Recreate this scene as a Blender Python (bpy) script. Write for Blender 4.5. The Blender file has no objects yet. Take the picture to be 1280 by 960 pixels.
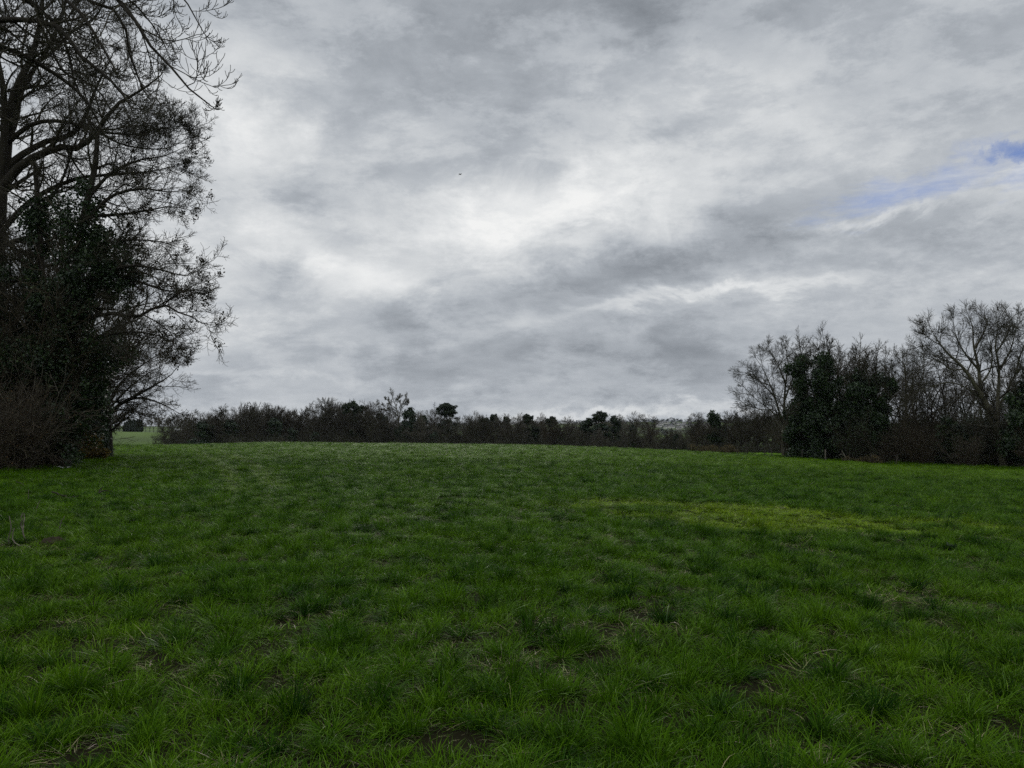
import bpy, math, random
import numpy as np
from mathutils import Vector

SC = bpy.context.scene
COL = SC.collection
PI = math.pi
R_ = math.radians
F_PX = 961.0                      # focal length in photo pixels (1280 wide)
PITCH = math.atan(68.0 / F_PX)
EYE = 1.6

# ------------------------------------------------------------------ helpers
def ray(px, py):
    a = (px - 640.0) / F_PX
    b = -(py - 480.0) / F_PX
    return np.array([a, math.cos(PITCH) - math.sin(PITCH) * b, math.sin(PITCH) + math.cos(PITCH) * b])

def at(px, py, Y):
    d = ray(px, py)
    return np.array([0, 0, EYE]) + d * (Y / d[1])

def azel(px, py):
    d = ray(px, py); d = d / np.linalg.norm(d)
    return math.atan2(d[0], d[1]), math.asin(d[2])

def unit(v):
    return v / np.maximum(np.linalg.norm(v, axis=-1, keepdims=True), 1e-9)

def hash2(ix, iy, seed):
    h = (ix.astype(np.int64) * 374761393 + iy.astype(np.int64) * 668265263 + seed * 974711) & 0x7fffffff
    h = ((h ^ (h >> 13)) * 1274126177) & 0x7fffffff
    h = h ^ (h >> 16)
    return (h & 0xffff) / 65535.0

def vnoise(x, y, seed=0):
    x = np.asarray(x, float); y = np.asarray(y, float)
    ix = np.floor(x); iy = np.floor(y); fx = x - ix; fy = y - iy
    fx = fx * fx * (3 - 2 * fx); fy = fy * fy * (3 - 2 * fy)
    a = hash2(ix, iy, seed); b = hash2(ix + 1, iy, seed); c = hash2(ix, iy + 1, seed); d = hash2(ix + 1, iy + 1, seed)
    return (a * (1 - fx) + b * fx) * (1 - fy) + (c * (1 - fx) + d * fx) * fy

def fbm(x, y, seed=0, o=4):
    s = 0; a = 1; t = 0
    for i in range(o):
        s = s + a * vnoise(np.asarray(x) * 2 ** i, np.asarray(y) * 2 ** i, seed + i * 17); t += a; a *= .5
    return s / t

# ------------------------------------------------------------------ terrain
_AZ = np.linspace(-180, 180, 721)
def table(pts, smooth=9):
    a = [p[0] for p in pts]; v = [p[1] for p in pts]
    t = np.interp(_AZ, a, v)
    k = np.hanning(smooth + 2)[1:-1]; k /= k.sum()
    return np.convolve(np.pad(t, smooth // 2, mode='edge'), k, mode='valid')
RE = table([(-180, 120), (-60, 110), (-35, 118), (-27, 125), (-17, 132), (0, 122), (14, 108), (19.3, 96), (25.6, 90), (33.7, 84), (60, 90), (180, 120)])
def edge_z(px, py, R):
    return EYE - R * (py - 548.0) / F_PX
ZE = table([(-180, 0), (-80, 0.3), (-40, .45), (-27, edge_z(150, 556.2, 125)), (-22, edge_z(250, 555.8, 128)), (-17.3, edge_z(340, 553.2, 132)),
            (-10, edge_z(470, 555, 127)), (0, edge_z(640, 556.5, 122)), (7, edge_z(760, 560, 115)), (14, edge_z(880, 565.5, 108)), (19.3, edge_z(976, 570.5, 96)),
            (25.6, edge_z(1100, 577.5, 90)), (33.7, edge_z(1280, 582, 84)), (50, -1.2), (90, -1), (180, 0)], 7)
DROP = table([(-180, 3), (-60, 3), (-20, 4), (0, 4), (10, 2.4), (17, .7), (22, .35), (40, .3), (60, 1), (180, 3)])
LEFT = table([(-180, 1), (-40, 1), (-24, 1), (-18, .35), (-10, 0), (60, 0), (180, 1)], 15)
HILL = table([(-180, 20), (-40, 30), (-25, 26), (-12, 26), (-4, 30), (4, 35), (9, 37.5), (12, 38.5), (15, 37), (20, 36), (30, 30), (180, 20)], 11)

def sstep(x):
    x = np.clip(x, 0, 1); return x * x * (3 - 2 * x)

def height(X, Y, bumps=True):
    X = np.asarray(X, float); Y = np.asarray(Y, float)
    R = np.hypot(X, Y); az = np.degrees(np.arctan2(X, Y))
    re = np.interp(az, _AZ, RE); ze = np.interp(az, _AZ, ZE); dr = np.interp(az, _AZ, DROP)
    u = np.clip(R / re, 0, 1)
    z = ze * u ** 1.25
    z = z - dr * sstep((R - re) / 75.0)
    lf = np.interp(az, _AZ, LEFT)
    z = z + lf * 8.6 * sstep((R - 230) / 260.0)
    hl = np.interp(az, _AZ, HILL)
    rid = 1 + .05 * (fbm(X / 260.0, Y / 260.0, 5, 3) - .5) * 2
    z = z + (hl - ze + dr - lf * 8.6) * rid * sstep((R - 650) / 1150.0)
    if bumps:
        near = np.clip(1 - R / 140.0, 0, 1)
        z = z + near * ((fbm(X / 3.1, Y / 3.1, 11, 3) - .5) * .07 + (fbm(X / .7, Y / .7, 12, 2) - .5) * .05) * np.clip((R - 0.2) / 3, 0, 1)
    return z

def gpt(px, R):
    """ground point at the azimuth of a photo column, at distance R"""
    az = math.atan((px - 640.0) / F_PX)
    x, y = R * math.sin(az), R * math.cos(az)
    return np.array([x, y, float(height(x, y))])

# ------------------------------------------------------------------ materials
def new_mat(name):
    m = bpy.data.materials.new(name); m.use_nodes = True
    nt = m.node_tree; nt.nodes.clear()
    return m, nt

def nd(nt, t, **kw):
    n = nt.nodes.new(t)
    for k, v in kw.items():
        if k.startswith('i_'):
            key = k[2:]
            key = int(key) if key.isdigit() else key.replace('_', ' ')
            n.inputs[key].default_value = v
        else:
            setattr(n, k, v)
    return n

def lk(nt, a, b): nt.links.new(a, b)

def mix_rgb(nt, fac, a, b, blend='MIX'):
    n = nt.nodes.new('ShaderNodeMix'); n.data_type = 'RGBA'; n.blend_type = blend
    for s, v in ((n.inputs[0], fac), (n.inputs[6], a), (n.inputs[7], b)):
        if hasattr(v, 'is_linked') or isinstance(v, bpy.types.NodeSocket): nt.links.new(v, s)
        elif isinstance(v, (int, float)): s.default_value = v
        else: s.default_value = (*v, 1) if len(v) == 3 else v
    return n.outputs[2]

def simple_mat(name, c1, c2, scale=3.0, rough=.85, spec=.25, detail=4, transl=0.0, tcol=None, stretch=(1, 1, 1)):
    m, nt = new_mat(name)
    tc = nd(nt, 'ShaderNodeTexCoord'); mp = nd(nt, 'ShaderNodeMapping'); mp.inputs['Scale'].default_value = stretch
    lk(nt, tc.outputs['Object'], mp.inputs[0])
    no = nd(nt, 'ShaderNodeTexNoise', i_Scale=scale, i_Detail=detail, i_Roughness=.65)
    lk(nt, mp.outputs[0], no.inputs['Vector'])
    rr = nd(nt, 'ShaderNodeMapRange'); rr.inputs[1].default_value = .3; rr.inputs[2].default_value = .7
    lk(nt, no.outputs[0], rr.inputs[0])
    col = mix_rgb(nt, rr.outputs[0], c1, c2)
    if transl > 0:      # every leaf its own shade, a few of them yellowing
        g_ = nd(nt, 'ShaderNodeNewGeometry'); rm = nd(nt, 'ShaderNodeValToRGB'); lk(nt, g_.outputs['Random Per Island'], rm.inputs[0])
        e_ = rm.color_ramp.elements; e_[0].color = (.45, .5, .5, 1); e_[1].color = (2.2, 1.9, 1.2, 1); q_ = e_.new(.5); q_.color = (1, 1, 1, 1); q_ = e_.new(.88); q_.color = (1.35, 1.3, 1.1, 1)
        col = mix_rgb(nt, 1.0, col, rm.outputs[0], 'MULTIPLY')
    b = nd(nt, 'ShaderNodeBsdfPrincipled', i_Roughness=rough); b.inputs['Specular IOR Level'].default_value = spec
    lk(nt, col, b.inputs['Base Color'])
    out = nd(nt, 'ShaderNodeOutputMaterial')
    sh = b.outputs[0]
    if transl > 0:
        t = nd(nt, 'ShaderNodeBsdfTranslucent'); 
        if tcol: t.inputs[0].default_value = (*tcol, 1)
        else: lk(nt, col, t.inputs[0])
        mx = nd(nt, 'ShaderNodeMixShader', i_0=transl); lk(nt, sh, mx.inputs[1]); lk(nt, t.outputs[0], mx.inputs[2]); sh = mx.outputs[0]
    lk(nt, sh, out.inputs[0])
    return m

M = {}
M['bark'] = simple_mat('bark_grey', (.022, .019, .014), (.050, .043, .032), 5, .9, .15, stretch=(1, 1, .25))
M['bark_pale'] = simple_mat('bark_olive', (.070, .064, .042), (.145, .13, .09), 4, .9, .15, stretch=(1, 1, .25))
M['twig'] = simple_mat('twig_brown', (.038, .034, .022), (.066, .058, .038), 1.2, .8, .2)
M['twig_red'] = simple_mat('twig_russet', (.046, .037, .024), (.078, .062, .040), 1.2, .85, .15)
M['twig_grey'] = simple_mat('twig_grey', (.090, .080, .062), (.15, .135, .105), 1.0, .85, .15)
M['ivy'] = simple_mat('ivy_leaf', (.012, .026, .009), (.036, .066, .022), 1.1, .45, .4, transl=.15)
M['holly'] = simple_mat('evergreen_leaf', (.016, .030, .014), (.034, .058, .026), 1.1, .5, .4, transl=.12)
M['pine'] = simple_mat('pine_needles', (.016, .028, .014), (.034, .050, .024), .9, .6, .3, transl=.08)
M['gorse'] = simple_mat('gorse_leaf', (.055, .046, .012), (.15, .10, .018), 2.2, .7, .2, transl=.15)
M['dead_leaf'] = simple_mat('withered_leaf', (.055, .036, .020), (.13, .08, .04), 1.5, .8, .2, transl=.2)
M['key'] = simple_mat('ash_key', (.030, .022, .014), (.05, .036, .022), 3, .8, .2)
M['bramble'] = simple_mat('bramble_cane', (.046, .038, .026), (.115, .092, .062), 1.4, .8, .25)
M['dead_wood'] = simple_mat('dead_wood', (.02, .016, .012), (.05, .04, .03), 6, .9, .2)
M['dead_stem'] = simple_mat('pale_dead_stem', (.04, .034, .024), (.24, .21, .16), 9, .8, .3)
M['post'] = simple_mat('weathered_post', (.05, .042, .033), (.10, .088, .07), 5, .9, .2)
M['post_pale'] = simple_mat('pale_weathered_post', (.12, .105, .08), (.20, .175, .14), 5, .9, .2)
M['wire'] = simple_mat('fence_wire', (.10, .10, .10), (.17, .17, .17), 5, .5, .4)
M['stone'] = simple_mat('pale_clod', (.10, .09, .06), (.24, .22, .16), 18, .95, .1)
M['litter'] = simple_mat('white_plastic', (.55, .55, .52), (.72, .72, .70), 6, .5, .4)
M['undergrowth'] = simple_mat('winter_undergrowth', (.014, .014, .010), (.080, .072, .052), .16, .9, .1, 3)
M['hill_wood'] = simple_mat('far_woodland', (.030, .036, .036), (.070, .078, .074), .02, .9, .05)  # blue-grey of distance haze is mixed into this colour
M['bracken'] = simple_mat('dead_bracken', (.085, .066, .034), (.16, .13, .075), 2.0, .9, .1, transl=.2)
M['soil'] = simple_mat('bare_soil', (.022, .017, .011), (.05, .038, .024), 8, .95, .1)
M['weed'] = simple_mat('dock_leaf', (.022, .045, .016), (.04, .075, .025), 6, .5, .35, transl=.15)
M['bird'] = simple_mat('dark_plumage', (.03, .03, .03), (.06, .06, .06), 4, .7, .2)
M['house_wall'] = simple_mat('pale_render', (.55, .53, .47), (.75, .72, .66), .5, .9, .1)
M['house_roof'] = simple_mat('dull_roof_tiles', (.13, .125, .12), (.20, .195, .19), .5, .9, .1)
M['shed_roof'] = simple_mat('pale_sheet_roof', (.5, .5, .5), (.62, .62, .6), .5, .6, .3)

# ------------------------------------------------------------------ meshes
class MB:
    """collects quads and links them as ONE mesh object"""
    def __init__(s): s.v = []; s.f = []; s.mi = []; s.n = 0
    def add(s, V, Q, mi=0):
        V = np.asarray(V, np.float32).reshape(-1, 3); Q = np.asarray(Q, np.int64).reshape(-1, 4)
        s.v.append(V); s.f.append(Q + s.n); s.mi.append(np.full(len(Q), mi, np.int32)); s.n += len(V)
    def mesh(s, name, mats, smooth=True):
        V = np.concatenate(s.v); Q = np.concatenate(s.f); MI = np.concatenate(s.mi)
        me = bpy.data.meshes.new(name)
        me.vertices.add(len(V)); me.vertices.foreach_set('co', V.ravel())
        me.loops.add(len(Q) * 4); me.loops.foreach_set('vertex_index', Q.ravel().astype(np.int32))
        me.polygons.add(len(Q))
        me.polygons.foreach_set('loop_start', (np.arange(len(Q)) * 4).astype(np.int32))
        me.polygons.foreach_set('use_smooth', np.full(len(Q), smooth))
        for m in (mats if isinstance(mats, (list, tuple)) else [mats]): me.materials.append(m)
        me.polygons.foreach_set('material_index', MI)
        me.update(calc_edges=True); me.validate()
        return me
    def build(s, name, mats, parent=None, smooth=True):
        o = bpy.data.objects.new(name, s.mesh(name, mats, smooth)); COL.objects.link(o)
        if parent is not None: o.parent = parent
        return o

def tag(o, label=None, cat=None, group=None, kind=None):
    for k, v in (('label', label), ('category', cat), ('group', group), ('kind', kind)):
        if v: o[k] = v
    return o

def empty(name, loc, label, cat, group=None):
    o = bpy.data.objects.new(name, None); COL.objects.link(o); o.location = [float(q) for q in loc]
    return tag(o, label, cat, group)

def copy_tree(o, loc, rz=0, scale=(1, 1, 1), label=None, group=None):
    c = o.copy(); COL.objects.link(c)
    c.location = [float(q) for q in loc]; c.rotation_euler = (0, 0, rz); c.scale = scale
    if label: c['label'] = label
    if group: c['group'] = group
    for ch in list(o.children):
        d = ch.copy(); COL.objects.link(d); d.parent = c
    return c

def tubes(P, R, sides):
    P = np.asarray(P, float); B, n, _ = P.shape
    T = np.empty_like(P); T[:, 1:-1] = P[:, 2:] - P[:, :-2]; T[:, 0] = P[:, 1] - P[:, 0]; T[:, -1] = P[:, -1] - P[:, -2]
    T = unit(T)
    m = unit(P[:, -1] - P[:, 0])
    ref = np.where(np.abs(m[:, 2:3]) > .75, np.array([[1., 0, 0]]), np.array([[0, 0, 1.]]))
    U = unit(np.cross(T, ref[:, None, :])); V = np.cross(T, U)
    a = np.arange(sides) * 2 * PI / sides
    ring = P[:, :, None] + R[:, :, None, None] * (np.cos(a)[:, None] * U[:, :, None] + np.sin(a)[:, None] * V[:, :, None])
    b = np.arange(B)[:, None, None] * n * sides; i = np.arange(n - 1)[None, :, None] * sides; k = np.arange(sides)[None, None]
    k2 = (k + 1) % sides
    Q = np.stack([b + i + k, b + i + k2, b + i + sides + k2, b + i + sides + k], -1)
    return ring.reshape(-1, 3), Q.reshape(-1, 4)

def grow(rng, S, D, L, R0, n=5, wob=.12, trop=(0, 0), taper=.35, rmin=.003):
    B = len(S); P = [S]; d = unit(D)
    for i in range(n - 1):
        f = i / max(n - 2, 1)
        d = unit(d + rng.normal(0, wob, (B, 3)) + np.array([0, 0, trop[0] * (1 - f) + trop[1] * f]))
        P.append(P[-1] + d * (L / (n - 1))[:, None])
    P = np.stack(P, 1); t = np.linspace(0, 1, n)
    R = np.maximum(R0[:, None] * (1 - (1 - taper) * t), rmin)
    return P, R

def arclen(P):
    return np.linalg.norm(np.diff(P, axis=1), axis=2).sum(1)

def spawn(rng, P, R, k, f0=.15, f1=1.0, ang=.8, sd=.2, ratio=.6, ratio_end=.35, rr=.6, flat=None):
    B, n, _ = P.shape; L = arclen(P)
    f = f0 + (f1 - f0) * (np.arange(k)[None] + rng.random((B, k))) / k
    g = np.clip(f * (n - 1), 0, n - 1.001); i0 = g.astype(int); a = (g - i0)[..., None]
    bi = np.arange(B)[:, None]
    S = P[bi, i0] * (1 - a) + P[bi, i0 + 1] * a
    T = unit(P[bi, i0 + 1] - P[bi, i0])
    rl = R[bi, i0] * (1 - a[..., 0]) + R[bi, i0 + 1] * a[..., 0]
    ref = np.where(np.abs(T[..., 2:3]) > .8, np.array([1., 0, 0]), np.array([0, 0, 1.]))
    U = unit(np.cross(T, ref)); V = np.cross(T, U)
    ph = rng.random((B, 1)) * 6.28 + np.arange(k)[None] * 2.4 + rng.normal(0, .4, (B, k))
    rad = np.cos(ph)[..., None] * U + np.sin(ph)[..., None] * V
    th = np.clip(ang + rng.normal(0, sd, (B, k)), .1, 1.7)[..., None]
    D = np.cos(th) * T + np.sin(th) * rad
    Lc = L[:, None] * (ratio * (1 - f) + ratio_end * f) * rng.uniform(.6, 1.25, (B, k))
    r0 = np.maximum(rl * rr, .002)
    return S.reshape(-1, 3), D.reshape(-1, 3), Lc.ravel(), r0.ravel()

def resample(pts, n):
    """Catmull-Rom through pts, resampled to n points of even spacing"""
    p = np.asarray(pts, float)
    if len(p) == 2: return p[0] + (p[1] - p[0]) * np.linspace(0, 1, n)[:, None]
    q = np.vstack([2 * p[0] - p[1], p, 2 * p[-1] - p[-2]])
    out = []
    for i in range(len(p) - 1):
        t = np.linspace(0, 1, 12, endpoint=False)[:, None]
        a, b, c, d = q[i], q[i + 1], q[i + 2], q[i + 3]
        out.append(.5 * (2 * b + (c - a) * t + (2 * a - 5 * b + 4 * c - d) * t ** 2 + (3 * b - a - 3 * c + d) * t ** 3))
    out = np.vstack(out + [p[-1:]])
    s = np.r_[0, np.cumsum(np.linalg.norm(np.diff(out, axis=0), axis=1))]
    u = np.linspace(0, s[-1], n)
    return np.stack([np.interp(u, s, out[:, j]) for j in range(3)], 1)

def branch_levels(rng, P, R, levels):
    """grow each level off the one before; yields (level spec, P, R)"""
    out = []
    for lv in levels:
        S, D, L, r0 = spawn(rng, P, R, lv['k'], lv.get('f0', .15), lv.get('f1', 1), lv.get('ang', .8), lv.get('sd', .22),
                            lv.get('ratio', .6), lv.get('end', .35), lv.get('rr', .55))
        if 'lmax' in lv: L = np.minimum(L, lv['lmax'] * rng.uniform(.7, 1.1, len(L)))
        if 'lmin' in lv: L = np.maximum(L, lv['lmin'] * rng.uniform(.7, 1.2, len(L)))
        if 'up' in lv: D = unit(D + np.array([0, 0, lv['up']]))
        if 'bias' in lv: D = unit(D + np.array(lv['bias']))
        if lv.get('leader', 1):   # every branch runs on past its last sampled point
            Le = arclen(P) * lv.get('end', .35) * .9
            if 'lmax' in lv: Le = np.minimum(Le, lv['lmax'])
            if 'lead' in lv: Le = np.minimum(Le, lv['lead'])
            S = np.vstack([S, P[:, -1]]); D = np.vstack([D, unit(P[:, -1] - P[:, -2])]); L = np.r_[L, Le]; r0 = np.r_[r0, R[:, -1]]
        P, R = grow(rng, S, D, L, r0, lv.get('n', 4), lv.get('wob', .14), lv.get('trop', (0, .05)), lv.get('taper', .4), lv.get('rmin', .004))
        out.append((lv, P, R))
    return out

def leaf_quads(rng, C, size, jit=.3, up=.0):
    """one bent diamond leaf at every point of C"""
    N = len(C)
    a = unit(rng.normal(0, 1, (N, 3)) + np.array([0, 0, up])); b = unit(np.cross(a, rng.normal(0, 1, (N, 3))))
    nrm = np.cross(a, b)
    s = (size * rng.uniform(1 - jit, 1 + jit, N))[:, None]
    v = np.stack([C - a * s * .55, C + b * s * .38 + nrm * s * .1, C + a * s * .55, C - b * s * .38 + nrm * s * .1], 1)
    return v.reshape(-1, 3), np.arange(N * 4).reshape(-1, 4)

def lobe_points(rng, centres, radii, n, shell=.55):
    """n points spread through ellipsoids, denser to the outside, with gaps between clumps"""
    C = np.asarray(centres, float); Rr = np.asarray(radii, float)
    w = Rr.prod(1) ** .67; w /= w.sum()
    i = rng.choice(len(C), n, p=w)
    d = unit(rng.normal(0, 1, (n, 3))); r = rng.random(n) ** shell
    p = C[i] + d * r[:, None] * Rr[i]
    return p + rng.normal(0, .06, p.shape) * Rr[i].mean(1)[:, None]

# ------------------------------------------------------------------ ground sheet
def build_ground():
    rr = [0.0]; r = .25
    while r < 4200: rr.append(r); r *= 1.022 if r < 150 else 1.035
    rr = np.array(rr[1:])
    ang = np.concatenate([np.linspace(-180, -62, 60, endpoint=False), np.linspace(-62, 62, 420, endpoint=False), np.linspace(62, 180, 60, endpoint=False)])
    A, Rr = np.meshgrid(np.radians(ang), rr)
    X = Rr * np.sin(A); Y = Rr * np.cos(A); Z = height(X, Y)
    V = np.stack([X, Y, Z], -1).reshape(-1, 3)
    n, k = A.shape
    i = np.arange(n - 1)[:, None] * k; j = np.arange(k)[None]; j2 = (j + 1) % k
    Q = np.stack([i + j, i + k + j, i + k + j2, i + j2], -1).reshape(-1, 4)
    mb = MB(); mb.add(V, Q)
    m, nt = new_mat('field_turf')
    geo = nd(nt, 'ShaderNodeNewGeometry')
    n1 = nd(nt, 'ShaderNodeTexNoise', i_Scale=.35, i_Detail=8, i_Roughness=.65); lk(nt, geo.outputs['Position'], n1.inputs['Vector'])
    n2 = nd(nt, 'ShaderNodeTexNoise', i_Scale=6.0, i_Detail=5, i_Roughness=.7); lk(nt, geo.outputs['Position'], n2.inputs['Vector'])
    soil = mix_rgb(nt, n2.outputs[0], (.008, .008, .004), (.022, .020, .009))
    turf = mix_rgb(nt, n1.outputs[0], (.064, .138, .006), (.094, .182, .009))
    at_ = nd(nt, 'ShaderNodeAttribute', attribute_name='turf')
    zone = nd(nt, 'ShaderNodeAttribute', attribute_name='far')
    col = mix_rgb(nt, at_.outputs['Fac'], soil, turf)
    nf = nd(nt, 'ShaderNodeTexNoise', i_Scale=.006, i_Detail=3, i_Roughness=.5); lk(nt, geo.outputs['Position'], nf.inputs['Vector'])
    rf = nd(nt, 'ShaderNodeValToRGB'); lk(nt, nf.outputs[0], rf.inputs[0])
    e = rf.color_ramp.elements; e[0].position = .38; e[0].color = (.06, .068, .045, 1); e[1].position = .62; e[1].color = (.115, .165, .05, 1)
    col = mix_rgb(nt, zone.outputs['Fac'], col, rf.outputs[0])
    b = nd(nt, 'ShaderNodeBsdfPrincipled', i_Roughness=1.0); b.inputs['Specular IOR Level'].default_value = .02
    lk(nt, col, b.inputs['Base Color'])
    bu = nd(nt, 'ShaderNodeBump', i_Strength=.6, i_Distance=.05); lk(nt, n2.outputs[0], bu.inputs['Height']); lk(nt, bu.outputs[0], b.inputs['Normal'])
    out = nd(nt, 'ShaderNodeOutputMaterial'); lk(nt, b.outputs[0], out.inputs[0])
    o = mb.build('ground', m)
    Rv = np.hypot(V[:, 0], V[:, 1])
    t = o.data.attributes.new('turf', 'FLOAT', 'POINT'); t.data.foreach_set('value', sstep((Rv - 30) / 60.0).astype(np.float32))
    t = o.data.attributes.new('far', 'FLOAT', 'POINT'); t.data.foreach_set('value', sstep((Rv - 190) / 220.0).astype(np.float32))
    tag(o, kind='structure')
build_ground()

# ------------------------------------------------------------------ grass
def grass_material(name, ca, cb, straw=False):
    m, nt = new_mat(name)
    geo = nd(nt, 'ShaderNodeNewGeometry')
    no = nd(nt, 'ShaderNodeTexNoise', i_Scale=.55, i_Detail=6, i_Roughness=.6); lk(nt, geo.outputs['Position'], no.inputs['Vector'])
    r = nd(nt, 'ShaderNodeMapRange'); r.inputs[1].default_value = .3; r.inputs[2].default_value = .7; lk(nt, no.outputs[0], r.inputs[0])
    col = mix_rgb(nt, r.outputs[0], ca, cb)
    if not straw:
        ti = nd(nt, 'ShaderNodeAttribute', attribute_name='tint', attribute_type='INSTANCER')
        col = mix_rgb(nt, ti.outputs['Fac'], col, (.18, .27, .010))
        to = nd(nt, 'ShaderNodeAttribute', attribute_name='tone', attribute_type='INSTANCER')
        col = mix_rgb(nt, to.outputs['Fac'], col, (.012, .048, .004))
    rp = nd(nt, 'ShaderNodeValToRGB'); lk(nt, geo.outputs['Random Per Island'], rp.inputs[0])
    e = rp.color_ramp.elements; e[0].color = (.26, .32, .28, 1); e[1].color = (2.0, 1.6, 2.5, 1)
    q = e.new(.35); q.color = (.85, .9, .9, 1); q = e.new(.75); q.color = (1.15, 1.08, 1.0, 1); q = e.new(.93); q.color = (1.35, 1.25, 1.2, 1)
    col = mix_rgb(nt, 1.0, col, rp.outputs[0], 'MULTIPLY')
    b = nd(nt, 'ShaderNodeBsdfPrincipled')
    sr = nd(nt, 'ShaderNodeMapRange'); sr.inputs[1].default_value = .88; sr.inputs[2].default_value = .99; sr.inputs[3].default_value = .015; sr.inputs[4].default_value = .22; lk(nt, geo.outputs['Random Per Island'], sr.inputs[0])
    b.inputs['Roughness'].default_value = .4
    lk(nt, sr.outputs[0], b.inputs['Specular IOR Level'])
    lk(nt, col, b.inputs['Base Color'])
    t = nd(nt, 'ShaderNodeBsdfTranslucent'); lk(nt, col, t.inputs[0])
    mx = nd(nt, 'ShaderNodeMixShader', i_0=.13); lk(nt, b.outputs[0], mx.inputs[1]); lk(nt, t.outputs[0], mx.inputs[2])
    out = nd(nt, 'ShaderNodeOutputMaterial'); lk(nt, mx.outputs[0], out.inputs[0])
    return m
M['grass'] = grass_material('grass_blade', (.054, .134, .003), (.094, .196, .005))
M['straw'] = grass_material('straw_blade', (.16, .155, .07), (.36, .34, .20), True)

def blades(rng, k, rad, lmin, lmax, lean, curl, w, nseg=5, out=1.0):
    a = rng.random(k) * 2 * PI; r = rad * np.sqrt(rng.random(k))
    root = np.stack([r * np.cos(a), r * np.sin(a), np.full(k, -.015)], 1)
    phi = a + rng.normal(0, .9 / out, k)
    L = rng.uniform(lmin, lmax, k)
    th0 = np.clip(lean[0] + lean[1] * rng.random(k) + .35 * r / max(rad, 1e-3), 0, 1.5); c = curl[0] + curl[1] * rng.random(k)
    s = np.linspace(0, 1, nseg)
    P = [root]
    for i in range(1, nseg):
        th = np.minimum(th0 + c * ((s[i] + s[i - 1]) / 2) ** 1.4, 2.2)
        P.append(P[-1] + (L / (nseg - 1))[:, None] * np.stack([np.sin(th) * np.cos(phi), np.sin(th) * np.sin(phi), np.cos(th)], 1))
    P = np.stack(P, 1)
    tw = phi + PI / 2 + rng.normal(0, .5, k)
    side = np.stack([np.cos(tw), np.sin(tw), rng.normal(0, .25, k)], 1)
    ww = (w * rng.uniform(.7, 1.3, k))[:, None] * (1 - .93 * s[None] ** 1.8) * .5
    Va = P + side[:, None] * ww[..., None]; Vb = P - side[:, None] * ww[..., None]
    V = np.stack([Va, Vb], 2).reshape(k, -1, 3)
    i = np.arange(nseg - 1) * 2
    q = np.stack([i, i + 1, i + 3, i + 2], 1)
    Q = (np.arange(k)[:, None, None] * nseg * 2 + q[None]).reshape(-1, 4)
    return V.reshape(-1, 3), Q

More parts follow.
